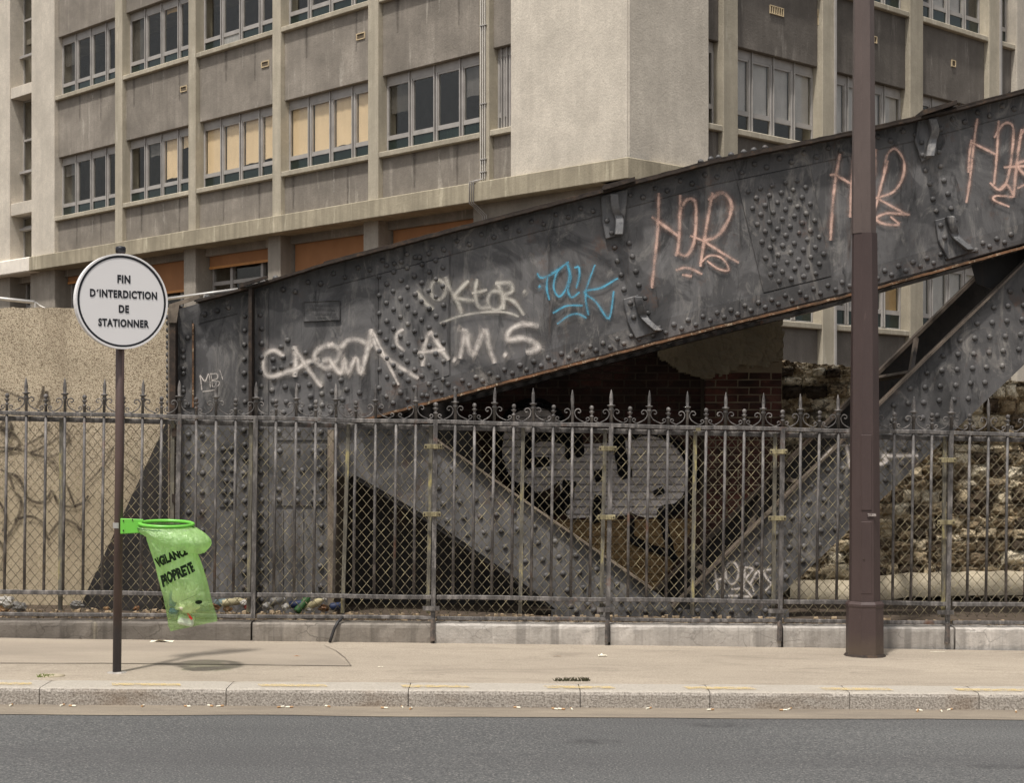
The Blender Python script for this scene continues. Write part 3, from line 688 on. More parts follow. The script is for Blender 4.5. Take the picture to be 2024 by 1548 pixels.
for x in (1400, 1580, 1800):
    y = 803-(x-1737)*.981; a = P(x-3, y-3, GY+.14); b = Vector((a.x, GY+GD-.14, a.z))
    part('batten_bar', MB().tube([a, b], .03, 4), M['brown_dark'], br)
for x0, x1 in ((1480, 1560), (1690, 1780), (1800, 1890)):
    a = P(x0, 803-(x0-1737)*.981-3, GY+.14); b = P(x1, 803-(x1-1737)*.981-3, GY+.14); b.y = GY+GD-.14
    part('lacing_bar', MB().tube([a, b], .026, 4), M['brown_dark'], br)
part('node_plate', MB().prism([xz(p, GY+.3) for p in [(1915, 505), (2200, 430), (2200, 560), (2010, 590), (1930, 560)]], GY+.3, GY+.312), M['steel_dark'], br)
# left-hand diagonal of the V and its gusset
gpoly = [(662, 846), (838, 846), (872, 878), (1089, 1029), (1287, 1166), (1345, 1206), (1345, 1222), (1118, 1222), (1042, 1160), (844, 1022), (706, 942), (662, 942)]
part('gusset_plate', MB().prism([xz(p) for p in gpoly], GY+.045, GY+.057), M['steel'], br)
part('gusset_flange', MB().prism([xz(p) for p in [(706, 942), (844, 1022), (1042, 1160), (1118, 1222), (1108, 1222), (1036, 1166), (838, 1029), (700, 948)]], GY+.06, GY+.30), M['steel_dark'], br)
part('gusset_flange', MB().prism([xz(p) for p in [(838, 842), (875, 876), (1091, 1026.5), (1290, 1163), (1287, 1166), (1089, 1029), (872, 878), (836, 845)]], GY-.01, GY+.2), M['steel_brown'], br)
part('cavity_shade_plate', MB().prism([xz(p) for p in [(560, 700), (838, 700), (1000, 1000), (1345, 1206), (1345, 1260), (560, 1260)]], GY+.95, GY+.965), M['steel_dark'], br)  # added infill sheet, near-black to stand in for the cavity's shade
part('bottom_chord', MB().prism([xz(p) for p in [(1090, 1206), (1560, 1206), (1560, 1260), (1090, 1260)]], GY+.02, GY+.03), M['steel2'], br)
# raking brace on the far side of the end post
part('raking_brace', MB().prism([xz(p, GY+.25) for p in [(336, 822), (336, 1230), (150, 1230), (172, 1172)]], GY+.22, GY+.25), M['steel_dark'], br)
part('brace_shoe', MB().prism([xz(p, GY+.1) for p in [(180, 1176), (320, 1176), (332, 1230), (180, 1230)]], GY+.02, GY+.2), M['steel_dark'], br)
# maker's plate
npz = part('maker_plate', MB().prism([xz(p) for p in [(600, 596), (672, 593), (672, 633), (600, 636)]], GY-.013, GY-.0005), M['steel'], br); bevel(npz, .003)
mb = MB()
for a, b in (((600, 597), (671, 594)), ((671, 594), (671, 632)), ((671, 632), (600, 635)), ((600, 635), (600, 597))): mb.tube([P(a[0], a[1], GY-.015), P(b[0], b[1], GY-.015)], .006, 5)
part('plate_frame', mb, M['steel2'], npz)
for row, (y0, wd) in enumerate(((603, 30), (611, 56), (619.5, 26), (627, 16))):   # worn raised letters, no longer legible
    mb = MB(); x = 636-wd/2
    while x < 636+wd/2:
        l = 1.2+random.random()*1.6; v = P(x, y0, GY-.014)
        mb.box(v.x, v.x+l*.0045, v.y-.003, v.y, v.z-.011, v.z+.006+.004*random.random()); x += l+1.6
    part('raised_lettering', mb, M['steel2'], npz)
# rivets ------------------------------------------------------
dome = MB(); prof = [(.0265, 0), (.0245, .009), (.016, .0165), (.006, .0195)]
dome.lathe([(r, h) for r, h in prof], seg=9, axis='y'); RM = dome.mesh('rivet', True); RM.materials.append(M['steel2'])
riv = []
def inside(p, poly):
    c = False; j = len(poly)-1
    for i in range(len(poly)):
        (xi, yi), (xj, yj) = poly[i], poly[j]
        if (yi > p[1]) != (yj > p[1]) and p[0] < (xj-xi)*(p[1]-yi)/(yj-yi)+xi: c = not c
        j = i
    return c
def grid(poly, a, b, off=None, o=None, Y=GY-.014):
    off = off or ((a[0]+b[0])/2, (a[1]+b[1])/2); o = o or poly[0]
    for i in range(-60, 60):
        for j in range(-60, 60):
            for s in (0, 1):
                p = (o[0]+a[0]*i+b[0]*j+off[0]*s, o[1]+a[1]*i+b[1]*j+off[1]*s)
                if inside(p, poly): riv.append((p, Y))
tb = GY-.012
for px_, py_ in [(825,715),(785,755),(735,828),(795,815),(790,885),(740,885),(850,855),(865,775),(930,790),(970,855),(935,915),(1035,868),(740,950),(870,920),(955,985),(1025,985),(1075,930),(1145,955),(730,1020),(810,995),(885,995),(965,1055),(1030,1040),(1095,1025),(1185,1015),(1260,1030),(815,1085),(900,1140),(1035,1105),(1155,1075),(1205,1140),(735,1085),(800,1150),(960,1120),(1090,1150)]:
    riv.append((Z4(px_, py_), GY))
grid([(747, 527), (890, 488), (890, 770), (747, 815)], (28, -8), (0, 37), (14, 15), (750, 546))
grid([(1470, 374), (1598, 340), (1638, 534), (1517, 566)], (24.3, -5.4), (8.8, 33), None, (1480, 430), GY-.014)
for l in [(1215.5,488.5),(1243,480.8),(1221,516),(1251,507.7),(1228,544),(1257,536.6),(1234,572),(1263.6,563),(1829,336),(1860,328),(1838,362),(1866.5,356),(1843,393),(1873,384),(1850,417),(1879,411)]: riv.append((l, GY))
for l in [Z5(1440,705), Z5(1530,680), Z5(1460,795), Z5(1553,768), Z3(1620,1092), Z3(1690,1072), Z3(1637,1155)]: riv.append((l, GY-.045))
for l in [Z5(1290,180), Z5(1320,260), Z5(1385,155), Z3(1525,690), Z3(1530,755), Z3(1610,740)]: riv.append((l, GY-.045))
y = 622
while y < 1200:
    riv.append(((483+random.uniform(-1, 1), y+3), tb)); riv.append(((516+random.uniform(-1, 1), y), tb)); y += 28.2
for y in (668, 694, 706, 730, 738, 766, 774, 800): riv.append(((362 if int(y)%4 else 372, y), GY-.014))
x = 845
while x < 2010:
    riv.append(((x, lerp_y(botE, x)-13), GY-.013)); riv.append(((x+14, lerp_y(botE, x+14)-25), GY-.013)); x += 28+random.uniform(-1.5, 1.5)
x = 560
while x < 2010:
    riv.append(((x, lerp_y(topE, x)+20), GY-.011)); riv.append(((x+24, lerp_y(topE, x+24)+32), GY-.011)); x += 49
for x in (405, 430, 452): riv.append(((x, lerp_y(topE, x)+24), GY-.011))
d = (.714, -.70); pp = (.70, .714)
grid([(1360, 1190), (1737, 822), (2030, 535), (2030, 700), (1737, 978), (1560, 1150), (1500, 1205), (1360, 1205)], (d[0]*46, d[1]*46), (pp[0]*38, pp[1]*38), None, (1760, 860), GY+.046)
d = (.82, .57); pp = (-.57, .82)
grid([(850, 880), (872, 890), (1085, 1040), (1290, 1182), (1310, 1200), (1120, 1200), (1046, 1150), (850, 1012)], (d[0]*50, d[1]*50), (pp[0]*44, pp[1]*44), None, (900, 960), GY+.045)
for y in (856,): 
    for x in (690, 730, 770, 810): riv.append(((x, y), GY+.045))
for x in (552, 588, 620): 
    for y in (854, 892, 930, 968, 990): riv.append(((x+(8 if y in (930,) else 0), y), GY-.013))
for x in (634,):
    for y in (854, 892, 925, 960, 990, 1040, 1080, 1120, 1160): riv.append(((x, y), GY-.013))
for x in (442, 458):
    for k in range(6): riv.append(((x+(k%2)*3, 888+k*21), GY-.013))
for x in (400, 372):
    for k in range(9): riv.append(((x, 860+k*38), GY))
for x in range(1140, 1540, 34): riv.append(((x, 1208), GY+.02))
riv = [((p[0]+random.uniform(-1, 1), p[1]+random.uniform(-1, 1)), Y) for p, Y in riv]
order = sorted(riv, key=lambda r: (r[0][1] > 800, r[1]))
stuffm = MB()
for i, (p, Y) in enumerate(order):
    v = P(p[0], p[1], Y)
    if i < 296:
        link('rivet', RM, None, br, loc=v, rot=(0, random.random()*6, 0), scale=(random.uniform(.82, 1.0),)*3)
    else: stuffm.add([(v.x+a, v.y+b, v.z+c) for a, b, c in dome.v], dome.f)
for x in range(1300, 2010, 22):                   # heads under the rear flange and on top of the chord
    v = P(x, lerp_y(botE, x)+7, GY+.04); v.y = GY+.03; stuffm.lathe([(.028, .004), (.024, -.014), (.008, -.024)], v, 8)
    v = P(x, lerp_y(botE, x)+7, GY+GD); stuffm.lathe([(.03, .004), (.025, -.018), (.008, -.03)], v, 8)
for x in [505, 520, 545, 1240, 1246, 1385, 1405, 1420, 1445, 1470, 1490, 1512, 1843, 1850, 1210, 390, 410]:
    v = P(x, lerp_y(topE, x)-7, GY-.08); stuffm.lathe([(.03, -.01), (.027, .012), (.01, .026)], v, 8)
for y in range(628, 812, 12):
    v = P(337, y+random.uniform(-2, 2), GY-.03); stuffm.lathe([(.026, .02), (.025, -.03), (.012, -.04)], v, 7, 'x')
part('rivet_heads', stuffm, M['steel2'], br, smooth=True, kind='stuff')

# spray tags on the truss --------------------------------------
def tagm(name, zoomf, strokes, mat, Y=GY, off=.0185, label=None, s=1.0):
    o = part('spray_tag', ribbon([([zoomf(*p) for p in pts], wd*s) for pts, wd in strokes], Y, off), M[mat], br)
    if label: o['label'] = label
    part('overspray', ribbon([([zoomf(*p) for p in pts], wd*s*2.5) for pts, wd in strokes], Y, off-.0035), M[mat.replace('sp_', 'ha_')], o)
    return o
tagm('caqw', Z4, [([(795,805),(740,775),(690,800),(675,860),(690,920),(740,930),(870,890),(935,850),(1010,830)], 9), ([(865,755),(872,830),(868,925)], 10), ([(870,770),(910,830),(970,920),(1025,990)], 9),
  ([(1090,740),(1020,760),(985,810),(1010,860),(1070,880),(1125,830),(1135,770),(1090,738)], 9), ([(1040,840),(1075,830),(1110,880),(1150,910),(1170,830),(1185,910),(1240,820),(1265,915),(1300,800),(1330,660)], 9),
  ([(1150,755),(1190,715),(1250,710),(1330,745)], 10), ([(1330,660),(1370,770),(1450,840),(1600,935)], 9), ([(1350,680),(1420,830),(1490,970)], 6), ([(1520,650),(1485,680),(1490,740),(1530,775)], 7)], 'sp_white', label='white spray tag reading CAQW', s=1.2)
tagm('ams', Z5, [([(165,890),(130,960),(115,1095)], 9), ([(165,890),(215,970),(275,1060)], 9), ([(120,1020),(230,1005)], 9), ([(312,1065)], 10), ([(355,1050),(372,950),(385,880),(430,1040),(510,880),(535,980),(570,1080)], 10), ([(634,1032)], 11),
  ([(840,850),(750,840),(670,880),(660,940),(750,930),(830,960),(845,1000),(780,1020)], 10)], 'sp_white', label='white spray tag reading A.M.S', s=1.25)
tagm('voktor', Z5, [([(80,640),(130,700),(175,745)], 9), (ell(212, 622, 46, 62), 8), ([(262,545),(285,610),(320,670)], 8), ([(400,570),(350,620),(320,670),(430,690)], 8), ([(320,670),(345,720),(360,770)], 8),
  ([(460,560),(450,640),(470,730),(540,735)], 8), ([(450,640),(510,625)], 7), (ell(580, 690, 50, 60), 8), ([(590,580),(625,660),(630,740)], 8), ([(590,580),(670,580),(685,630),(630,665),(700,700),(755,775)], 8), ([(757,632)], 9), ([(240,830),(350,790),(500,765),(640,765),(720,790)], 5)], 'sp_cream', label='cream spray tag reading VOKTOR', s=1.15)
tagm('tock', Z5, [([(856,598)], 8), ([(845,520),(870,545),(920,530),(1000,480)], 5.5), ([(910,540),(905,610),(920,680)], 5), ([(1035,450),(970,510),(950,610),(985,665),(1030,610),(1050,520),(1035,450)], 5), ([(1035,460),(1060,540),(1040,620),(1065,670),(1110,640)], 5), ([(1085,480),(1110,480),(1112,540),(1095,605)], 5),
  ([(1210,470),(1180,550),(1155,630),(1155,700),(1170,775)], 5), ([(1345,555),(1250,610),(1145,635),(1220,700),(1300,805),(1330,650)], 5), ([(955,765),(1030,725),(1125,722)], 5), ([(980,835),(1040,790),(1100,775),(1155,800)], 5)], 'sp_blue', label='light blue spray tag reading TOCK')
pk = dict(mat='sp_pink', s=1)
tagm('nor', Z3, [([(250,950),(247,1080),(240,1180),(232,1250),(222,1350),(218,1395)], 7), ([(222,1055),(262,1085),(345,1145)], 7), ([(355,960),(352,1090),(345,1200),(335,1240)], 7), ([(358,1020),(385,970),(425,975),(432,1060),(420,1180),(385,1240),(340,1225)], 7), ([(420,1150),(470,1170)], 6),
  ([(508,950),(482,1100),(455,1275)], 7), ([(500,965),(560,935),(602,985),(592,1060),(540,1140),(470,1170)], 8), ([(470,1170),(540,1215),(630,1270)], 6), ([(455,1275),(500,1240),(560,1255),(590,1310),(540,1305),(490,1270)], 5), ([(340,1310),(390,1300),(455,1328)], 6), ([(375,1335),(405,1340)], 6)], 'sp_pink', label='pink spray tag reading NOR, left of the lamp post')
tagm('nor', Z3, [([(1132,740),(1110,860),(1095,1000),(1085,1150)], 7), ([(1085,850),(1112,850),(1190,895)], 6), ([(1195,760),(1187,900),(1180,1040)], 7), ([(1300,745),(1296,840)], 8), ([(1360,790),(1330,900),(1300,1020)], 6), ([(1345,830),(1360,750),(1400,722),(1440,780),(1435,860),(1390,930),(1310,960)], 6),
  ([(1310,960),(1380,1000),(1455,1040)], 6), ([(1455,1040),(1360,1035),(1305,1060),(1340,1085),(1415,1090),(1380,1055)], 6)], 'sp_pink', label='pink spray tag reading NOR, behind the lamp post')
tagm('nor', Z3, [([(1795,585),(1780,700),(1760,880),(1745,975)], 6), ([(1768,685),(1758,760),(1755,830)], 6), ([(1770,690),(1820,715),(1890,750)], 6), ([(1900,600),(1892,750),(1880,880)], 6), ([(1885,660),(1925,600),(1970,615),(1965,750),(1940,880),(1905,920),(1862,890)], 6), ([(1905,920),(1940,895),(1972,945)], 6),
  ([(2010,640),(1990,780),(1975,940)], 7), ([(1955,810),(2035,805)], 7), ([(2010,650),(2060,600),(2110,660),(2080,760),(1990,800),(2090,900)], 7), ([(1960,955),(1890,950),(1878,970),(1945,1000)], 5), ([(2000,910),(2050,890),(2090,920)], 6)], 'sp_pink', label='pink spray tag reading NOR, at the right edge')
tagm('mb', ZE, [([(407,1080),(398,1000),(390,940),(440,1000),(475,925),(488,990),(495,1055)], 2.2), ([(500,925),(510,990),(516,1050)], 2), ([(500,925),(560,925),(565,970),(512,990),(585,1005),(570,1045),(520,1055)], 2), ([(595,900),(615,965)], 1.8), ([(445,1102),(530,1090)], 1.8)], 'sp_white', label='small scratched white letters MB')
tagm('horas', ZV, [([(195,1035),(202,1085),(208,1135)], 6), ([(200,1088),(238,1078)], 6), ([(236,1040),(240,1085),(243,1130)], 6), (ell(285, 1050, 34, 58), 6), ([(355,1020),(350,1080),(345,1140)], 6), ([(355,1020),(395,1030),(360,1080),(385,1110),(400,1145)], 5), ([(385,1100),(425,1040),(440,1140)], 5), ([(495,1030),(455,1040),(470,1080),(495,1105),(465,1140)], 6), ([(275,1170),(330,1172),(380,1175)], 6), ([(290,1135),(350,1135),(388,1175)], 6)],
     'sp_white', GY+.046, .012, 'white spray tag reading HORAS')
tagm('p', ZV, [([(755,455),(830,385),(912,372)], 6), ([(888,380),(900,440),(905,495)], 7), ([(1040,480),(1100,462),(1085,430),(1140,432),(1255,430)], 9)], 'sp_white', GY+.046, .012, 'white spray stroke on the right diagonal')

# ------------------------------------------------------------------ pebble-dashed wall on the left
WY = 15.35
def m_pebble():
    n = N('pebble_dash', .95, .1); v = n.vor(150, out='Color'); vd = n.vor(150); fi = n.noise(55, 4, .7); big = n.noise(.9, 5, .6)
    z = n.sep()[2]; sp = n.sep(v)
    hi = n.ramp(n.math('ADD', n.math('MULTIPLY', z, .40), n.math('MULTIPLY', n.noise(3, 4, .6), .14)), [(.50, 0.), (.70, 1.)])   # bare aggregate above, smoother render below
    c1 = n.ramp(sp[0], [(.1, lin(118, 104, 86)), (.45, lin(188, 172, 148)), (.9, lin(226, 213, 190))])
    c2 = n.ramp(big, [(.3, lin(170, 155, 129)), (.7, lin(194, 178, 151))])
    col = n.mix(n.math('MULTIPLY', n.ramp(sp[0], [(.1, 1.), (.9, .25)]), n.math('ADD', n.math('MULTIPLY', hi, .75), .22)), c2, c1)
    col = n.mix(n.ramp(n.noise(1.0, 5, .65, n.vec((3.5, 3.5, .5))), [(.52, 0.), (.72, .5)]), col, lin(116, 102, 84))
    dk = n.ramp(z, [(.86, 0.), (.99, .0)])
    col = n.mix(n.ramp(fi, [(.32, .6), (.46, 0.)]), col, lin(110, 94, 74))
    return n.done(col, n.bump(vd, .5, .008))
M['pebble'] = m_pebble()
wl = thing('pebble_dash_wall', 'tan pebble-dashed concrete wall with dark scrawled graffiti left of the truss', 'wall', P(150, 1200, WY))
mb = MB(); nx, nz = 70, 50; vs = []
X0, X1 = P(-500, 0, WY).x, P(420, 0, WY).x; ztop = P(0, 608, WY).z
for j in range(nz+1):
    for i in range(nx+1):
        x = X0+(X1-X0)*i/nx; t = j/nz
        zt = ztop+.02*noise.noise(Vector((x*5, 0, 0)))+.012*noise.noise(Vector((x*17, 0, 0)))
        z = .05+(zt-.05)*t; vs.append((x, WY+.01*noise.noise(Vector((x*3, z*3, 1))), z))
fs = [(j*(nx+1)+i, j*(nx+1)+i+1, (j+1)*(nx+1)+i+1, (j+1)*(nx+1)+i) for j in range(nz) for i in range(nx)]
b0 = len(vs); vs += [(vs[nz*(nx+1)+i][0], WY+.3, vs[nz*(nx+1)+i][2]-.01) for i in range(nx+1)]
fs += [(nz*(nx+1)+i, nz*(nx+1)+i+1, b0+i+1, b0+i) for i in range(nx)]
b1 = len(vs); vs += [(vs[i][0], WY+.3, .05) for i in range(nx+1)]; fs += [(b0+i, b0+i+1, b1+i+1, b1+i) for i in range(nx)]
part('wall_face', MB().add(vs, fs), M['pebble'], wl)
part('graffiti_scrawl', ribbon([([ZB(*p) for p in s_], wd) for s_, wd in [
 ([(0,150),(120,165),(300,215),(400,190)], 6), ([(300,215),(370,270),(420,350)], 6), ([(20,40),(110,80),(120,150),(0,180)], 7), ([(200,120),(300,60),(330,0)], 6), ([(220,180),(340,120),(420,60),(460,80),(440,140)], 6),
 ([(50,320),(120,350),(160,420),(190,490),(270,520),(320,480),(345,440),(390,520),(470,545),(550,520),(585,475)], 6), ([(105,455),(140,500),(130,590),(90,680),(40,760)], 7), ([(110,630),(200,610),(280,650),(310,740),(330,765)], 6), ([(335,720),(380,660),(430,630),(500,660),(540,700),(550,610)], 6),
 ([(440,390),(490,520)], 5), ([(580,390),(690,270),(750,160)], 5), ([(830,180),(930,250)], 5), ([(840,300),(890,340)], 5), ([(0,520),(40,600),(20,700)], 6), ([(0,780),(30,840),(5,960)], 7), ([(10,300),(60,340),(90,420)], 6), ([(0,20),(60,40),(40,120)], 10)]]
 +[([ZA(*p) for p in s_], wd) for s_, wd in [([(350,1165),(330,1260),(290,1330)], 7), ([(380,1220),(400,1330)], 7), ([(0,1180),(80,1210),(200,1260)], 6), ([(0,1480),(60,1420),(100,1500)], 8)]], WY, .016), M['sp_black'], wl)
pipe = M['galv'] = m_plain('galvanised_pipe', lin(176, 172, 166), .45, .5, .3)
hr = thing('wall_handrail', 'thin galvanised handrail along the top of the pebble-dashed wall', 'handrail', P(60, 605, WY+.15))
part('rail', MB().tube([P(-200, 581, WY+.15), P(0, 590, WY+.15), P(68, 597.5, WY+.15)], .017, 8), pipe, hr, smooth=True)
part('rail', MB().tube([P(322, 592, WY+.15), P(410, 580, WY+.15), P(470, 572, WY+.15)], .014, 8), pipe, hr, smooth=True)
part('rail_post', MB().tube([P(70, 597, WY+.15), P(70, 612, WY+.15)], .014, 8), pipe, hr)
part('rail_post', MB().tube([P(-150, 585, WY+.15), P(-150, 612, WY+.15)], .014, 8), pipe, hr)
part('rail_post', MB().tube([P(405, 581, WY+.15), P(405, 612, WY+.15)], .014, 8), pipe, hr)
part('chain', MB().tube([P(70, 597, WY+.15), P(78, 604, WY+.15), P(88, 609, WY+.15), P(96, 613, WY+.15)], .008, 5), pipe, hr)

# ------------------------------------------------------------------ brick wall under the truss, with its lower pier
BY = 17.1
def m_brick(name, cs, soot):
    n = N(name, .95, .1); r = n.rnd(); v = n.vor(1.0, vec=n.vec((4.2, 1, 13)), out='Color'); sv = n.sep(v)
    f = n.math('FRACT', n.math('ADD', r, n.math('MULTIPLY', sv[0], .9)))
    col = n.ramp(f, [(0, cs[0]), (.35, cs[1]), (.7, cs[2]), (1, cs[3])]); fi = n.noise(45, 5, .7)
    col = n.mix(n.ramp(n.noise(2.2, 5, .65), [(.42, 0.), (.62, soot)]), col, lin(40, 34, 31)); col = n.mix(n.ramp(fi, [(.34, .5), (.5, 0.)]), col, scl(cs[0], .5))
    return n.done(col, n.bump(fi, .6, .008))
M['brick'] = m_brick('sooty_brick', [lin(58, 44, 40), lin(74, 50, 44), lin(66, 54, 49), lin(84, 58, 50)], .85)
M['brick2'] = m_brick('red_brick', [lin(76, 52, 46), lin(98, 62, 54), lin(72, 56, 51), lin(112, 78, 66)], .85)
M['mortar'] = m_concrete('mortar', lin(96, 87, 76), .4, .4, .8); M['mortar2'] = m_concrete('pier_mortar', lin(150, 136, 114), .5, .4, .8)
bw = thing('brick_wall', 'soot-blackened brick wall with whitewashed bubble graffiti seen under the truss', 'wall', P(1100, 1200, BY))
xa, xb = P(560, 0, BY).x, P(1394, 0, BY).x; zb0, zb1 = .1, P(0, 640, BY).z
part('mortar_bed', MB().box(xa, xb, BY+.009, BY+.35, zb0-.1, zb1), M['mortar'], bw)
BH, BL, BJ = .065, .215, .012
def brickmesh(k, l):
    rnd = random.Random(k); mb = MB(); j = lambda a: rnd.uniform(-a, a)
    p = []
    for z in (0, BH):
        for x, y in ((0, 0), (l, 0), (l, .1), (0, .1)): p.append((x+j(.004), y+(abs(j(.006)) if y == 0 else 0), z+j(.0035)))
    mb.hexa(p); return mb
BM = {(k, l): brickmesh(k, l) for k in range(5) for l in (BL, .101)}
BMM = {}
def bmesh_for(k, l, mat):
    if (k, l, mat) not in BMM:
        m_ = BM[(k, l)].mesh('brick'); m_.materials.append(M[mat]); BMM[(k, l, mat)] = m_
    return BMM[(k, l, mat)]
def lay(parent, x0, x1, z0, z1, Y, mat, pick, st, skip=None):
    row = 0; z = z0
    while z < z1-.04:
        x = x0-(0 if row % 2 else .113)
        while x < x1-.02:
            l = BL
            xs, xe = x, x+l
            if xs < x0: xs = x0
            if xe > x1: xe = x1
            l = BL if xe-xs > .16 else .101
            if xe-xs > .06:
                px = CX+xs*F/Y; py = HY-(z-CZ)*F/Y; k = random.randrange(5)
                if not (skip and skip(px, py)):
                    loc = (xs, Y+random.uniform(-.003, .004), z)
                    if pick(px, py): link('brick', bmesh_for(k, l, mat), None, parent, loc=loc)
                    else: st.add([(a+loc[0], b+loc[1], c+loc[2]) for a, b, c in BM[(k, l)].v], BM[(k, l)].f)
            x += BL+BJ
        z += BH+BJ; row += 1
st = MB(); cnt = [0]
def pickw(px, py):
    ok = 985 < px < 1395 and 700 < py < 1010
    if ok: cnt[0] += 1
    return ok and cnt[0] <= 250
lay(bw, xa, xb, zb0, zb1, BY, 'brick', pickw, st)
part('brickwork', st, M['brick'], bw, kind='stuff')
# paint on the bricks
def m_wash(name, c, joint=.25, op=.9):
    n = N(name, .9, .15); s = n.sep()
    zc = n.math('FRACT', n.math('DIVIDE', n.math('SUBTRACT', s[2], zb0), BH+BJ)); inb = n.ramp(zc, [(.02, joint), (.08, 1.), (.80, 1.), (.87, joint)])
    nz = n.noise(7, 6, .75); fi = n.noise(50, 4, .7)
    al = n.math('MULTIPLY', inb, n.math('MULTIPLY', n.ramp(nz, [(.30, .3), (.42, op)]), n.ramp(fi, [(.3, .5), (.45, 1.)])))
    return n.done(n.ramp(n.noise(16, 5, .7), [(.3, scl(c, .6)), (.7, c)]), n.bump(fi, .6, .01), None, al)
M['wash'] = m_wash('whitewash', lin(226, 216, 210), .4, 1.0); M['blackwash'] = m_wash('black_outline', lin(20, 20, 23), .75, 1.0); M['ochre'] = m_wash('ochre_paint', lin(140, 114, 80), .7, .85)
def flatpoly(pts, Y, off): return MB().add([P(p[0], p[1], Y-off) for p in pts], [tuple(range(len(pts)))])
gp = part('graffiti_fill', flatpoly([ZG(*p) for p in ell(640, 430, 215, 270, n=30)[:-1]], BY, .010), M['wash'], bw); gp['label'] = 'whitewashed round graffiti shape'
part('graffiti_fill', flatpoly([ZG(*p) for p in ell(1320, 590, 225, 255, n=30)[:-1]], BY, .0116), M['wash'], bw)
part('graffiti_fill', flatpoly([ZG(*p) for p in [(760, 420), (1180, 400), (1200, 830), (840, 850), (800, 700)]], BY, .0132), M['wash'], bw)
part('graffiti_fill', flatpoly([ZG(*p) for p in [(760, 860), (1590, 850), (1500, 1080), (1350, 1270), (1180, 1250), (1000, 1050)]], BY, .0085), M['ochre'], bw)
part('graffiti_outline', ribbon([([ZG(*p) for p in s_], wd*1.35) for s_, wd in [
 (ell(640, 430, 210, 265, -205, 15), 10), (ell(640, 430, 215, 268, 90, 170), 10), ([(560,660),(640,740),(740,790),(820,760),(850,640)], 17), ([(610,545),(600,440),(640,372),(740,362),(880,392)], 15), ([(615,520),(710,515)], 14), ([(905,330),(900,400),(912,480)], 12), ([(1130,350),(1150,470),(1185,600)], 16), ([(1020,575),(1028,622)], 13), ([(1025,730),(1020,800)], 14), ([(990,800),(1010,860)], 12),
 (ell(1320, 590, 240, 245, -115, 5), 8), (ell(1340, 600, 262, 260, -30, 40), 5), ([(1560,720),(1480,790),(1400,805),(1395,850)], 13), ([(1372,680),(1380,705)], 15), ([(1215,860),(1215,960),(1300,1010),(1440,1060),(1475,1095)], 9), ([(1405,860),(1425,960),(1460,1075)], 9)]], BY, .017), M['blackwash'], bw)
pr = thing('brick_pier', 'red brick pier with crumbling cement render on its top, right of the brick wall', 'pier', P(1470, 1150, BY-.1))
PY = BY-.10; xp0, xp1 = P(1394, 0, PY).x, P(1548, 0, PY).x; zp1 = P(0, 650, PY).z
part('mortar_bed', MB().box(xp0+.004, xp1-.01, PY+.009, PY+.6, zb0-.1, zp1), M['mortar2'], pr)
st = MB()
lay(pr, xp0, xp1, zb0, P(0, 735, PY).z, PY, 'brick2', lambda px, py: py < 1130, st)
if st.f: part('brickwork', st, M['brick2'], pr, kind='stuff')
# crumbling render: thick uneven coat with a ragged lower edge
def coat(poly, Y, step=4, amp=.03, thick=.03):
    xs0 = min(p[0] for p in poly); xs1 = max(p[0] for p in poly); ys0 = min(p[1] for p in poly); ys1 = max(p[1] for p in poly)
    idx = {}; vs = []; fs = []
    def vid(i, j):
        if (i, j) not in idx:
            x, y = xs0+i*step, ys0+j*step; h = noise.fractal(Vector((x*.02, y*.02, 4)), 1, 2, 5)*amp+noise.noise(Vector((x*.11, y*.11, 1)))*amp*.35
            idx[(i, j)] = len(vs); vs.append(P(x+2.5*noise.noise(Vector((x, y, 0))), y+2.5*noise.noise(Vector((x, y, 7))), Y-thick-h))
        return idx[(i, j)]
    for i in range(int((xs1-xs0)/step)):
        for j in range(int((ys1-ys0)/step)):
            x, y = xs0+(i+.5)*step, ys0+(j+.5)*step
            e_ = 9*noise.noise(Vector((x*.05, y*.05, 9)))+4*noise.noise(Vector((x*.2, y*.2, 3)))
            if inside((x+e_, y+e_), poly): fs.append((vid(i, j), vid(i+1, j), vid(i+1, j+1), vid(i, j+1)))
    return MB().add(vs, fs)
M['render'] = m_concrete('crumbling_render', lin(150, 139, 118), .5, .4, 1.0, None, 40)
o = part('render_coat', coat([(1296, 640), (1545, 632), (1550, 712), (1505, 726), (1460, 722), (1400, 750), (1340, 735), (1296, 700)], PY), M['render'], pr)
m_ = o.modifiers.new('solid', 'SOLIDIFY'); m_.thickness = .05; m_.offset = -1
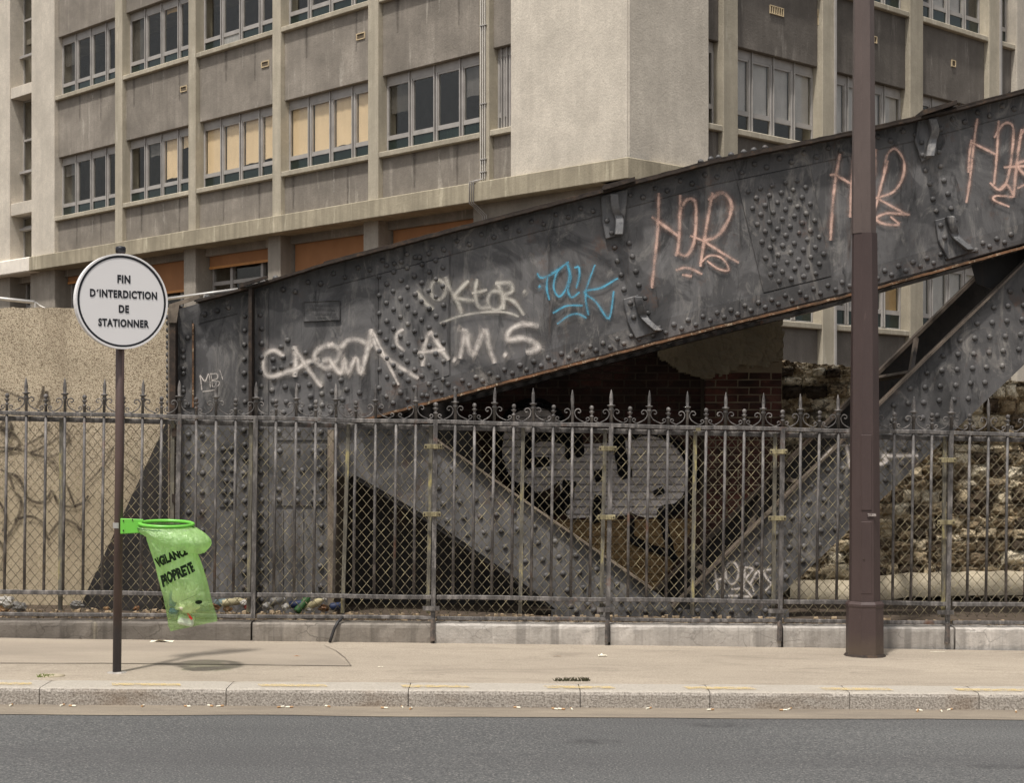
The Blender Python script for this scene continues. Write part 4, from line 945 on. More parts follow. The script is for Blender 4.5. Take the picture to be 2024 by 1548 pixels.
# ------------------------------------------------------------------ eroded rubble stone wall
SY = 17.25
def m_rubble():
    n = N('eroded_limestone', .95, .1); a = n.noise(5, 7, .75, None, .6); fi = n.noise(45, 5, .75); v = n.vor(13, out='Color', vec=n.vec((1, 1, 1.5))); sv = n.sep(v)
    col = n.ramp(n.math('ADD', n.math('MULTIPLY', a, .65), n.math('MULTIPLY', sv[0], .35)), [(.25, lin(92, 78, 64)), (.38, lin(142, 124, 100)), (.50, lin(192, 172, 140)), (.68, lin(240, 226, 198))])
    blk = n.noise(4.2, 7, .78, n.vec((1, 1, 1.6), (4, 4, 4))); col = n.mix(n.ramp(blk, [(.55, 0.), (.61, .7)]), col, lin(62, 53, 46))
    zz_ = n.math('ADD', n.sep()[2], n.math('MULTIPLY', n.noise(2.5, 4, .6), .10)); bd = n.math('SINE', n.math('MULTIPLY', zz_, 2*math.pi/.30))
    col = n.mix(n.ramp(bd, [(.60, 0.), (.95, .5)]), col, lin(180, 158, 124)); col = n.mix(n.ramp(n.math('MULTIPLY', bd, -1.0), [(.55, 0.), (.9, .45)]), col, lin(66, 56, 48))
    col = n.mix(n.ramp(fi, [(.34, .6), (.48, 0.)]), col, lin(88, 74, 60)); return n.done(col, n.bump(fi, .9, .02))
M['rubble'] = m_rubble()
rw = thing('rubble_stone_wall', 'eroded limestone rubble wall with black crust on the right, behind the diagonal', 'wall', P(1800, 1180, SY))
x0, x1 = P(1525, 0, SY).x, P(2140, 0, SY).x; nx, nz = 270, 210; vs = []
for j in range(nz+1):
    for i in range(nx+1):
        x = x0+(x1-x0)*i/nx; t = j/nz; px = CX+x*F/SY; yt = lerp_y([(1500, 712), (1560, 714), (1680, 724), (1760, 740), (1990, 752), (2200, 764)], px)+6*noise.noise(Vector((px*.03, 1, 0)))+3*noise.noise(Vector((px*.13, 1, 0)))
        zt = P(0, yt, SY).z; z = .0+(zt)*t; q = Vector((x, z, 0))
        c = noise.voronoi(Vector((x*6.5, z*8.5, .5)))[0]; cell = c[1]-c[0]
        big = noise.fractal(q*4.1, 1, 2, 4); fine = noise.fractal(q*19+Vector((3, 3, 3)), .8, 2, 4)
        course = -.045*max(0, math.sin((z+.1*noise.noise(q*2.5)+.05)*2*math.pi/.30))**2
        d_ = -.05*min(1, cell*2.6)+.05*big+.04*fine+course
        if fine < -.28: d_ += .07
        vs.append((x+.02*noise.noise(q*9), SY+.035+d_*.6, z+.02*noise.noise(q*9+Vector((5, 0, 0)))))
fs = [(j*(nx+1)+i, j*(nx+1)+i+1, (j+1)*(nx+1)+i+1, (j+1)*(nx+1)+i) for j in range(nz) for i in range(nx)]
t0 = nz*(nx+1); b0 = len(vs); vs += [(vs[t0+i][0], SY+.55, vs[t0+i][2]+.01) for i in range(nx+1)]; fs += [(t0+i, t0+i+1, b0+i+1, b0+i) for i in range(nx)]
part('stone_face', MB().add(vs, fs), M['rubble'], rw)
# individual weathered stones, roughly coursed, standing out of the rubble core
def m_stone():
    n = N('weathered_stone', .95, .1); r = n.rnd(); a = n.noise(11, 7, .78, None, .5); fi = n.noise(60, 5, .75); pit = n.vor(34)
    f = n.math('ADD', n.math('MULTIPLY', r, .62), n.math('MULTIPLY', a, .42))
    col = n.ramp(f, [(.20, lin(62, 54, 47)), (.34, lin(104, 90, 74)), (.50, lin(160, 141, 112)), (.66, lin(206, 188, 156)), (.82, lin(242, 230, 204))])
    crust = n.noise(5.5, 7, .8, n.vec((1, 1, 1.3), (8, 1, 5))); col = n.mix(n.ramp(crust, [(.52, 0.), (.57, .85)]), col, lin(56, 49, 43))
    col = n.mix(n.ramp(pit, [(.0, .55), (.22, 0.)]), col, lin(74, 64, 54)); col = n.mix(n.ramp(fi, [(.34, .6), (.48, 0.)]), col, lin(88, 75, 62))
    return n.done(col, n.bump(fi, .9, .015, n.bump(a, .8, .03)))
M['stone'] = m_stone(); STM = []
for k in range(14):
    rnd = random.Random(100+k); vs = []; nu, nv = 7, 5
    for j in range(nv+1):
        for i in range(nu+1):
            u, v_ = i/nu, j/nv; e_ = (1-abs(2*u-1)**3.5)*(1-abs(2*v_-1)**3.5); q = Vector((u*2.4+k*7, v_*1.8, k))
            edge = .10*noise.noise(q*1.3)*(1 if i in (0, nu) or j in (0, nv) else .5)
            vs.append((u-.5+edge*.9+rnd.uniform(-.03, .03), -(.09*e_**.6*(1+.5*noise.noise(q*1.1))+.030*noise.noise(q*3.1)*(e_ > .1))+.03, v_-.5+edge+rnd.uniform(-.04, .04)))
    m_ = MB().add(vs, [(j*(nu+1)+i, j*(nu+1)+i+1, (j+1)*(nu+1)+i+1, (j+1)*(nu+1)+i) for j in range(nv) for i in range(nu)]).mesh('stone'); m_.materials.append(M['stone']); STM.append(m_)
rnd = random.Random(21); z = .16; ns = 0
while z < 2.5:
    h_ = rnd.uniform(.085, .17); x = x0+rnd.uniform(0, .1)
    while x < x1-.05:
        w_ = rnd.uniform(.11, .30); px = CX+(x+w_/2)*F/SY; top_ = P(0, lerp_y([(1500, 712), (1560, 714), (1680, 724), (1760, 740), (1990, 752), (2200, 764)], px), SY).z
        if z+h_*.7 < top_ and rnd.random() > .10 and ns < 298 and px < 2060:
            link('stone', STM[rnd.randrange(14)], None, rw, loc=(x+w_/2, SY+rnd.uniform(-.02, .04), z+h_/2+rnd.uniform(-.012, .012)), rot=(rnd.uniform(-.08, .08), rnd.uniform(-.12, .12), rnd.uniform(-.1, .1)), scale=(w_*1.02, rnd.uniform(.7, 1.2), h_*1.06)); ns += 1
        x += w_*.98
    z += h_*.98
M['cement'] = m_concrete('smooth_cement', lin(204, 190, 164), .5, .5, 1.0, None, 40)
lg = thing('cement_bench', 'pale smooth cement bench along the foot of the rubble stone wall', 'ledge', P(1800, 1190, SY-.5))
vs = []; nx = 40
for i in range(nx+1):
    px = 1555+(2160-1555)*i/nx; k = .02*noise.noise(Vector((px*.02, 0, 0)))
    up = lerp_y([(1500, 1146), (1700, 1142), (1800, 1128), (2000, 1126), (2200, 1118)], px)
    a = P(px, up+14, SY-.05); r_ = .17; cx_, cy_, cz_ = a.x, SY-.22, a.z-.10
    for q_ in range(9):
        an = math.pi*(.02+1.1*q_/8); h_ = 1+.06*noise.noise(Vector((px*.03, q_*.7, 2))); vs.append((cx_*(1-.01*q_/8), cy_+r_*1.1*math.cos(an)*h_, cz_+r_*math.sin(an)*h_+k))
part('bench_top', MB().add(vs, [(9*i+k, 9*i+9+k, 9*i+10+k, 9*i+1+k) for i in range(nx) for k in range(8)]), M['cement'], lg, smooth=True)
# ------------------------------------------------------------------ low plinth wall under the railing
def YF(px): return 13.87+.20*px/2024
def FP(px, py, dy=0): return P(px, py, YF(px)+dy)
pw = thing('plinth_wall', 'low stained concrete plinth wall carrying the iron railing', 'wall', FP(1000, 1275))
J = [-420, 500, 858, 1203, 1543, 1882, 2240, 2600]
for bi, (a, b) in enumerate(zip(J, J[1:])):
    n = max(16, int((b-a)/14)); vs = []; m_ = 7
    for i in range(n+1):
        px = a+2+(b-a-4)*i/n; ytop = 1226+.0072*px+1.2*noise.noise(Vector((px*.04, bi, 0)))
        t = FP(px, ytop); X = t.x; Y = t.y; g = gz(X, Y)-.06
        h = lambda k: .006*noise.noise(Vector((X*6, k*2.0, bi)))+.003*noise.noise(Vector((X*25, k*5.0, bi)))
        e_ = .006 if i in (0, n) else 0
        vs += [(X, Y-.075, g), (X, Y-.082+h(1), g+.10), (X, Y-.085+h(2)+e_, t.z-.035), (X, Y-.082+h(3)+e_, t.z-.012), (X, Y-.065, t.z+h(4)*.6), (X, Y+.15, t.z), (X, Y+.15, g)]
    fs = [(i*m_+k, (i+1)*m_+k, (i+1)*m_+k+1, i*m_+k+1) for i in range(n) for k in range(m_-1)]+[tuple(range(m_)), tuple(reversed(range(n*m_, n*m_+m_)))]
    part('plinth_block', MB().add(vs, fs), M['plinth_dark'] if bi == 0 else (M['plinth_mid'] if bi == 1 and 'plinth_mid' in M else M['plinth']), pw)
# ------------------------------------------------------------------ iron railing
def m_iron():
    n = N('old_iron_paint', .6, .4); a = n.noise(6, 5, .7, n.vec((3, 3, 1))); b = n.noise(40, 4, .7); c = n.noise(2.5, 6, .75)
    col = n.ramp(a, [(.3, lin(54, 51, 49)), (.5, lin(88, 84, 81)), (.68, lin(136, 130, 125))])
    col = n.mix(n.ramp(c, [(.60, 0.), (.70, .85)]), col, lin(104, 70, 50)); col = n.mix(n.ramp(b, [(.58, 0.), (.7, .5)]), col, lin(150, 142, 135))
    return n.done(col, n.bump(b, .4, .003))
M['iron'] = m_iron()
def m_ironrust():
    n = N('rusted_iron', .8, .3); a = n.noise(14, 6, .75); b = n.noise(50, 4, .7)
    return n.done(n.ramp(a, [(.32, lin(52, 48, 46)), (.48, lin(82, 77, 73)), (.62, lin(110, 96, 86)), (.74, lin(148, 140, 133))]), n.bump(b, .6, .004))
M['iron_rusty'] = m_ironrust()
def m_worn(name, c, y):
    n = N(name, .75, .3); a = n.noise(4, 6, .75, n.vec((4, 4, 1))); b = n.noise(25, 5, .7)
    col = n.ramp(a, [(.40, scl(c, .55)), (.52, c), (.66, y)]); col = n.mix(n.ramp(b, [(.36, .5), (.5, 0.)]), col, lin(92, 84, 70)); return n.done(col, n.bump(b, .3, .003))
M['worn'] = m_worn('worn_mesh_post_paint', lin(112, 107, 96), lin(164, 152, 104))
M['brass'] = m_worn('worn_yellow_clamp', lin(140, 130, 100), lin(186, 174, 134))
M['wire'] = m_worn('mesh_wire', lin(122, 113, 92), lin(180, 168, 132))
fe = thing('iron_railing', 'ornate grey iron railing with spear tips, scrolls and wire mesh along the pavement', 'fence', FP(1000, 1240))
yt = lambda x: 816+.0212*x
ym = lambda x: 1170+.0128*x
yb = lambda x: 1214+.009*x
def rail(name, yf, hh, dep, dy=0, xs=range(-420, 2600, 120), sag=0):
    vs = []
    for x in xs:
        c = FP(x, yf(x), dy); h = hh*.00424/2; vs += [(c.x, c.y-dep/2, c.z-h), (c.x, c.y+dep/2, c.z-h), (c.x, c.y+dep/2, c.z+h), (c.x, c.y-dep/2, c.z+h)]
    n = len(vs)//4; fs = [(4*i+k, 4*i+(k+1)%4, 4*i+4+(k+1)%4, 4*i+4+k) for i in range(n-1) for k in range(4)]+[(0, 1, 2, 3), (4*n-1, 4*n-2, 4*n-3, 4*n-4)]
    return bevel(part(name, MB().add(vs, fs), M['iron'], fe), .004)
posts = {345: 'p', 506: 'p', 861: 'b', 1208: 's', 1547: 'b', 1880: 's', 2216: 's', -330: 'b', 4: 'x'}
secs = [(-420, 352), (354, 504), (508, 859), (863, 1206), (1210, 1545), (1549, 1878), (1882, 2600)]
for a, b in secs:
    xs = [a+(b-a)*i/6 for i in range(7)]
    rail('top_rail', lambda x: yt(x)+.9*math.sin(x*.02), 8, .034, 0, xs); rail('middle_rail', lambda x: ym(x)+.8*math.sin(x*.017+1), 8.5, .03, 0, xs); rail('bottom_rail', lambda x: yb(x)+.7*math.sin(x*.015), 7, .03, 0, xs)
flat = rail('mesh_top_rail', lambda x: yt(x)+11, 10, .012, .045)
spear = MB().lathe([(.0125, -.01), (.0125, .105), (.019, .112), (.021, .122), (.014, .135), (.018, .142), (.032, .150), (.033, .156), (.014, .160), (.0125, .162), (.0155, .20), (.013, .24), (.006, .272), (.0015, .288)], seg=8)
ball = MB().lathe([(.0125, -.01), (.0125, .050), (.018, .054), (.018, .061), (.009, .066), (.009, .076), (.022, .094), (.024, .099), (.012, .101), (.009, .106), (.013, .112), (.0185, .124), (.0185, .134), (.013, .144), (.003, .149)], seg=8)
bare = MB().lathe([(.0125, -.01), (.0125, .15), (.0155, .19), (.013, .23), (.006, .262), (.0015, .28)], seg=8)
SPM, BAM, BRM = (m_.mesh(n_, True) for m_, n_ in ((spear, 'spear_finial'), (ball, 'ball_finial'), (bare, 'spear_finial')))
for m_ in (SPM, BAM, BRM): m_.materials.append(M['iron'])
K = .00424
big = [(24.6, 0), (14.6, 4.6), (7.4, 10), (4, 17.5), (4.9, 23), (8.9, 26.8), (13.9, 26), (16, 21.8), (13.2, 19), (10.5, 20.5)]
sml = [(15.8, 0), (8.6, 3), (4.8, 6.4), (5.7, 9.7), (8.9, 10.3), (11.2, 7.9), (9.3, 5.4)]
SC = {}
for nm, pts in (('b', big), ('s', sml)):
    for sg in (1, -1):
        c = smooth_path(pts, 3); mb = MB().tube([(x*K*sg, 0, z*K+.003) for x, z in c], .0052, 5); m_ = mb.mesh('scroll', True); m_.materials.append(M['iron']); SC[(nm, sg)] = m_
bars = [-321, -283, -245, -206, -168, -130, -92, -54, -22, 13.4, 52, 90.6, 128.4, 167, 205.6, 243.7, 281.7, 319.5, 355, 388, 427, 466, 506, 545.7, 585.4, 624, 664.3, 703.6, 742.6, 782.9, 822, 861, 899.8, 938, 976.7, 1015.3, 1054.3, 1093.6, 1131.6, 1169.5, 1208, 1245, 1282.7, 1320.3, 1358.3, 1396, 1433.6, 1471, 1508.5, 1547, 1582.7, 1619.8, 1657.2, 1694.7, 1731, 1768, 1805.5, 1842, 1880, 1916.8, 1954, 1991.7, 2029, 2067, 2104, 2142]
ptop = {355, 506, 861, 1208, 1547, 1880}
kinds = {}
for i, x in enumerate(bars):
    k = 's' if i % 2 == 0 else 'b'
    kinds[x] = k
# the short gate-like section repeats the spear beside its posts
seq = {355: 's', 388: 'b', 427: 's', 466: 'b', 506: 's'}
i0 = bars.index(355)
for i in range(i0): kinds[bars[i]] = 'b' if (i0-i) % 2 else 's'
for i in range(i0, len(bars)): kinds[bars[i]] = 's' if (i-i0) % 2 == 0 else 'b'
for x in bars:
    tx = x; bx_ = x-4.5+random.uniform(-1.2, 1.2); ispost = x in ptop
    base = FP(tx, yt(tx)-4)
    if ispost:
        yend = {861: 1268, 1208: 1270, 1547: 1268, 1880: 1272}.get(x, 1226+.007*x)
        p = [FP(tx, yt(tx)-5, -.004), FP(bx_-1, ym(x), -.004), FP(bx_-2, 1219+.008*x, -.004)]
        part('post', MB().tube(p, .026, 4, square=True), M['iron'], fe)
        if yend > 1250: part('post_foot', MB().tube([FP(bx_-2, 1217+.008*x, -.085), FP(bx_-2.5, yend, -.098)], [.020, .024], 6), M['iron_rusty'], fe); part('post_strap', MB().tube([FP(bx_-2, 1219+.008*x, -.004), FP(bx_-2, 1219+.008*x, -.09)], .02, 4), M['iron'], fe)
    else:
        part('bar', MB().tube([FP(tx, yt(tx)+3), FP((tx+bx_)/2+random.uniform(-.8, .8), (yt(tx)+ym(x))/2), FP(bx_, ym(x)-3)], .0125, 7), M['iron'], fe, smooth=True)
    k = kinds[x]
    if x == 782.9: fm = None
    elif k == 's': fm = BRM if x in (1131.6, 1954) else SPM
    else: fm = BAM
    if fm: link('spear_finial' if k == 's' else 'ball_finial', fm, None, fe, loc=base, rot=(random.uniform(-.015, .015), .012+random.uniform(-.02, .02), random.random()), scale=(1.12 if ispost else 1,)*2+(1,))
    for sg in (1, -1):
        if x == 388 and sg == -1: continue
        link('scroll', SC[('b' if k == 's' else 's', sg)], None, fe, loc=base+Vector((0, -.002, 0)), rot=(0, random.uniform(-.05, .05), 0))
# posts and clamps of the wire mesh
for x, dx in ((342, -3), (497, -6), (689, -12), (852, -6), (1034, -6), (1196, -8), (1374, -6), (1532, -4), (1867, -3), (122, -3), (2210, -4)):
    part('mesh_post', MB().tube([FP(x, yt(x)+8, .05), FP(x+dx, 1206+.008*x, .05)], .022, 4, square=True), M['worn'], fe)
for x, ys in ((861, (883, 1017)), (1206, (887, 1023)), (1544, (893, 1025)), (1878, (910, 1033))):
    for y in ys:
        xx = x-(y-850)*.02; c = FP(xx-4, y, -.03)
        o = bevel(part('clamp', MB().box(c.x-.075, c.x+.075, c.y-.004, c.y+.004, c.z-.02, c.z+.02).box(c.x-.02+.016, c.x+.026+.016, c.y-.020, c.y-.004, c.z-.0195, c.z+.0195), M['brass'], fe), .003)
        for s_ in (-.062, .062): part('clamp_bolt', MB().lathe([(.008, 0), (.006, .008)], (c.x+s_, c.y-.004, c.z), 6, 'y'), M['rustdark'], o)
    c = FP(x-9, 1203+.008*(x-860), -.03); part('clamp', MB().box(c.x-.07, c.x+.07, c.y-.004, c.y+.004, c.z-.018, c.z+.018).box(c.x-.01, c.x+.035, c.y-.02, c.y-.004, c.z-.019, c.z+.019), M['iron'], fe)
for x, y in ((1380, 849), (1610, 1228), (1036, 1222), (1372, 1228)):
    c = FP(x, y, -.025); part('clip', MB().box(c.x-.02, c.x+.02, c.y-.005, c.y+.005, c.z-.014, c.z+.014), M['brass'] if y < 1000 else M['iron'], fe)
for y in (855, 985):
    c = FP(347, y, .03); part('hinge_plate', MB().box(c.x-.03, c.x+.03, c.y-.006, c.y+.006, c.z-.035, c.z+.035), M['rustdark'], fe)
# wire mesh: two families of slightly wavy wires
mb = MB(); pw_, ph_ = 19.0, 23.0; xL, xR = -100, 2130
def wires(sg):
    x = xL-420
    while x < xR+420:
        pts = []; n = 16
        for i in range(n+1):
            y_ = 838+(1208-838)*i/n; xx = x+sg*(y_-838)*pw_/ph_
            if xL <= xx <= xR:
                ya = y_+.0165*xx-.010*xx*(y_-838)/370
                pts.append(FP(xx+1.3*noise.noise(Vector((xx*.02, y_*.02, sg))), ya+1.3*noise.noise(Vector((xx*.02, y_*.02, sg+5))), .055+sg*.003+.003*math.sin(i*3.1)))
        if len(pts) > 1: mb.tube(pts, .0027, 4, cap=False)
        x += pw_
wires(1); wires(-1)
part('wire_mesh', mb, M['wire'], fe, kind='stuff')

# ------------------------------------------------------------------ lamp post
LB = Vector((0, 13.45, 0)); LB.x = (1709-CX)*13.45/F; LB.z = CZ-(1294-HY)*13.45/F
def m_lamp(name, c, k=.12):
    n = N(name, .5, .35); a = n.noise(3, 5, .7, n.vec((2, 2, .6))); b = n.noise(70, 3, .6); z = n.sep()[2]
    col = n.ramp(a, [(.3, scl(c, 1-k)), (.7, scl(c, 1+k))]); col = n.mix(n.ramp(b, [(.62, 0.), (.74, .3)]), col, scl(c, 1.7))
    sp_ = n.noise(1, 5, .65, n.vec((16, 16, 3), (1, 4, 2))); col = n.mix(n.ramp(sp_, [(.66, 0.), (.70, .45)]), col, scl(c, 2.0))
    ft = n.ramp(n.math('ADD', z, n.math('MULTIPLY', n.noise(9, 5, .7), .22)), [(.09, .8), (.28, 0.)]); col = n.mix(ft, col, lin(88, 76, 64))
    return n.done(col, n.bump(b, .5, .003))
M['lamp'] = m_lamp('brown_lamp_paint', lin(72, 59, 56)); M['lamp_up'] = m_lamp('faded_brown_lamp_paint', lin(92, 80, 75))
lp = thing('lamp_post', 'tall brown octagonal cast iron lamp post on the pavement in front of the railing', 'lamp post', LB)
def rad(px): return px/2*13.45/F/math.cos(math.pi/8)
zz = lambda y: CZ-(y-HY)*13.45/F
part('base', MB().lathe([(rad(69), zz(1298)), (rad(68), zz(1200)), (rad(70), zz(1197)), (rad(70), zz(1193)), (rad(62), zz(1188))], (LB.x, LB.y, 0), 8), M['lamp'], lp)
part('shaft', MB().lathe([(rad(57), zz(1190)), (rad(55), zz(1000)), (rad(51.5), zz(744)), (rad(45.5), zz(462))], (LB.x, LB.y, 0), 8), M['lamp'], lp)
part('upper_shaft', MB().lathe([(rad(45), zz(462.3)), (rad(38), zz(0)), (rad(30), 7.6), (rad(34), 7.65), (rad(20), 7.8)], (LB.x-.008, LB.y, 0), 8), M['lamp_up'], lp)
def hatch(y0, y1, w_):
    r0 = rad(56)*math.cos(math.pi/8)
    o = part('hatch', MB().box(LB.x-.01-w_/2, LB.x-.01+w_/2, LB.y-r0-.004, LB.y-r0+.02, zz(y1), zz(y0)), M['lamp'], lp); bevel(o, .003); return o
hatch(860, 1008, .085); h2 = hatch(1030, 1172, .085)
part('hatch_lock', MB().lathe([(.008, 0), (.006, .006)], (LB.x-.03, LB.y-rad(56)*.924-.005, zz(1104)), 8, 'y'), M['rustdark'], h2)
nb = part('number_plate', MB().box(LB.x-.005, LB.x+.07, LB.y-rad(57)*.924-.007, LB.y-rad(57)*.924, zz(1021), zz(1013)), M['lamp'], lp)
vs, fs = text_verts('TX-3096', .030, 1.0, .0004)
part('number_lettering', MB().add([(LB.x+.032+a*.62, LB.y-rad(57)*.924-.0085, zz(1017.2)+b) for a, b, c in vs], fs), m_plain('pale_lettering', lin(200, 190, 182), .6), nb)
part('foot_mortar', MB().lathe([(rad(80), zz(1300)), (rad(76), zz(1296)), (rad(70), zz(1292))], (LB.x, LB.y, 0), 12), M['rustdark'], lp)

# ------------------------------------------------------------------ road sign
PB = pxp(231, 1330); SYY = PB.y
def m_pole():
    n = N('brown_pole_paint', .5, .4); a = n.noise(3, 5, .7, n.vec((1, 1, .5))); s_ = n.noise(1, 4, .6, n.vec((40, 40, 5))); z = n.sep()[2]
    col = n.ramp(a, [(.3, lin(72, 58, 54)), (.7, lin(92, 74, 68))]); col = n.mix(n.ramp(s_, [(.72, 0.), (.76, .5)]), col, lin(170, 150, 140))
    col = n.mix(n.ramp(z, [(.30, .8), (.45, 0.)]), col, lin(66, 66, 70)); return n.done(col)
M['pole'] = m_pole()
M['sign_white'] = m_plain('sign_face_white', lin(233, 229, 226), .45, .4, 0, .012, 2); M['sign_black'] = m_plain('sign_black', lin(32, 33, 38), .45, .4)
sg_ = thing('no_parking_end_sign', 'round white French end-of-no-parking sign with black ring on a brown pole', 'sign', PB)
ptop_ = P(238.5, 490, SYY)
part('pole', MB().tube([PB-Vector((0, 0, .02)), P(236, 900, SYY), ptop_], .0315, 16), M['pole'], sg_, smooth=True)
part('pole_cap', MB().lathe([(.036, -.035), (.037, .0), (.03, .01), (.01, .014)], ptop_, 16), M['sign_black'], sg_, smooth=True)
part('base_mortar', MB().lathe([(.08, -.01), (.07, .003), (.04, .006)], PB, 11), M['plinth'], sg_, scale=(1, 1, 1))
A = R(33); DC = P(240, 596, SYY-.05); ux = Vector((math.cos(A), math.sin(A), 0)); nv = Vector((math.sin(A), -math.cos(A), 0))
def DP(x, z, n=0): return DC+ux*x+nv*n+Vector((0, 0, z))
def disc(r0, r1, n0, n1, seg=64):
    mb = MB(); vs = []
    for k in range(seg):
        a = 2*math.pi*k/seg; c, s_ = math.cos(a), math.sin(a)
        vs += [DP(r0*c, r0*s_, n1), DP(r1*c, r1*s_, n1), DP(r1*c, r1*s_, n0), DP(r0*c, r0*s_, n0)]
    fs = [(4*k+j, 4*k+(j+1)%4, 4*((k+1)%seg)+(j+1)%4, 4*((k+1)%seg)+j) for k in range(seg) for j in range(4)]
    return mb.add(vs, fs)
RD = .347
mb = MB(); vs = [DP(RD*.985*math.cos(2*math.pi*k/64), RD*.985*math.sin(2*math.pi*k/64), .016) for k in range(64)]; mb.add(vs, [tuple(range(64))])
mb.add([DP(RD*.985*math.cos(2*math.pi*k/64), RD*.985*math.sin(2*math.pi*k/64), .010) for k in range(64)], [tuple(reversed(range(64)))])
dsc = part('sign_disc', mb, M['sign_white'], sg_)
part('rim', disc(RD*.965, RD, -.03, .022), M['sign_white'], dsc, smooth=False); part('black_ring', disc(RD*.915, RD*.957, .0165, .0185), M['sign_black'], dsc)
for body, dz, wd, hh in (('FIN', .162, .098, .060), ('D´INTERDICTION', .052, .505, .058), ('DE', -.055, .077, .057), ('STATIONNER', -.158, .382, .058)):
    vs, fs = text_verts(body, .08, 1.12, .0034); xs = [v[0] for v in vs]; ys = [v[1] for v in vs]; x0, x1, y0, y1 = min(xs), max(xs), min(ys), max(ys)
    part('lettering', MB().add([DP((x-(x0+x1)/2)/(x1-x0)*wd+.012, (y-(y0+y1)/2)/(y1-y0)*hh+dz, .0185) for x, y, z in vs], fs), M['sign_black'], dsc)
part('bracket', MB().box(PB.x-.02, PB.x+.07, SYY-.055, SYY-.02, DC.z+.14, DC.z+.17).box(PB.x-.02, PB.x+.07, SYY-.055, SYY-.02, DC.z-.17, DC.z-.14), M['galv'], sg_)

# ------------------------------------------------------------------ litter bag holder, bag and what is in it
M['green'] = m_plain('green_enamel', lin(112, 190, 72), .35, .45, 0, .05)
bh = thing('bag_holder', 'bright green bag holder with a ring, strapped to the sign pole', 'bag holder', P(240, 1040, SYY))
a = P(243, 1024, SYY-.03); b = P(286, 1056, SYY-.03)
bo = bevel(part('bracket_arm', MB().hexa([P(238, 1056, SYY-.05), P(276, 1054, SYY-.05), P(276, 1054, SYY+.03), P(238, 1056, SYY+.03), P(238, 1025, SYY-.05), P(284, 1027, SYY-.05), P(284, 1027, SYY+.03), P(238, 1025, SYY+.03)]), M['green'], bh), .004)
for q in ((244, 1030), (244, 1049), (262, 1028)): v = P(*q, SYY-.053); part('bolt', MB().lathe([(.006, 0), (.004, .004)], v, 6, 'y'), M['rustdark'], bo)
v = P(232.5, 1039, SYY); part('strap', MB().lathe([(.034, -.02), (.034, .02)], (v.x, v.y, v.z), 16), M['galv'], bh)
RC = P(329, 1036, SYY+.0); RR = .192
def ringpt(a, r=RR, dz=0): return Vector((RC.x+r*math.cos(a), RC.y+r*math.sin(a), RC.z+dz+.012*math.sin(a)-.006*math.cos(a)))
mb = MB(); seg = 48; pts = [ringpt(2*math.pi*k/seg) for k in range(seg+1)]; mb.tube(pts, .013, 8, cap=False)
part('ring', mb, M['green'], bh, smooth=True)
pts = [ringpt(2*math.pi*k/seg, RR+.012, -.03) for k in range(seg+1)]; part('elastic_band', MB().tube(pts, .0055, 6, cap=False), m_plain('band', lin(58, 104, 44), .6), bh)
lb = P(333, 1054, SYY+.02); part('lower_arm', MB().box(P(278, 0, SYY).x, P(300, 0, SYY).x, SYY-.02, SYY+.02, P(0, 1057, SYY).z, P(0, 1051, SYY).z), M['green'], bh)
def m_film():
    n = N('green_bag_film'); n.t.nodes.remove(n.b)
    nz = n.noise(9, 4, .6); cr = n.noise(1, 4, .6, n.vec((26, 26, 4)))
    cr2 = n.noise(14, 5, .65, None, 1.5); bp = n.bump(cr2, .8, .03, n.bump(cr, .8, .02))
    tr = n.new('ShaderNodeBsdfTransparent'); tr.inputs[0].default_value = (.86, .97, .78, 1)
    df = n.new('ShaderNodeBsdfDiffuse'); df.inputs[0].default_value = lin(208, 246, 168); tl = n.new('ShaderNodeBsdfTranslucent'); tl.inputs[0].default_value = lin(204, 248, 160)
    gl = n.new('ShaderNodeBsdfGlossy'); gl.inputs['Roughness'].default_value = .22
    for s_ in (df, tl, gl): n.t.links.new(bp, s_.inputs['Normal'])
    m1 = n.new('ShaderNodeMixShader'); m1.inputs[0].default_value = .5; n.t.links.new(df.outputs[0], m1.inputs[1]); n.t.links.new(tl.outputs[0], m1.inputs[2])
    m2 = n.new('ShaderNodeMixShader'); m2.inputs[0].default_value = .12; n.t.links.new(m1.outputs[0], m2.inputs[1]); n.t.links.new(gl.outputs[0], m2.inputs[2])
    m3 = n.new('ShaderNodeMixShader'); zz_ = n.ramp(n.math('MULTIPLY', n.sep()[2], 1.0), [(.48, .36), (.70, 1.)]); n.t.links.new(n.math('MULTIPLY', n.ramp(cr, [(.3, .62), (.7, .86)]), zz_), m3.inputs[0]); n.t.links.new(tr.outputs[0], m3.inputs[1]); n.t.links.new(m2.outputs[0], m3.inputs[2])
    n.t.links.new(m3.outputs[0], n.out.inputs[0]); return n.m
M['film'] = m_film()
prof = [(0, 288, 371, 1044, 1040, .17), (.12, 290, 378, 1068, 1066, .17), (.3, 301, 388, 1098, 1094, .16), (.5, 312, 400, 1134, 1128, .14), (.7, 322, 411, 1175, 1166, .12), (.86, 330, 421, 1216, 1202, .085), (1, 336, 429, 1249, 1229, .012)]
def bprof(t):
    for p0, p1 in zip(prof, prof[1:]):
        if p0[0] <= t <= p1[0]:
            k = (t-p0[0])/(p1[0]-p0[0]); return [p0[i]+(p1[i]-p0[i])*k for i in range(6)]
    return prof[-1]
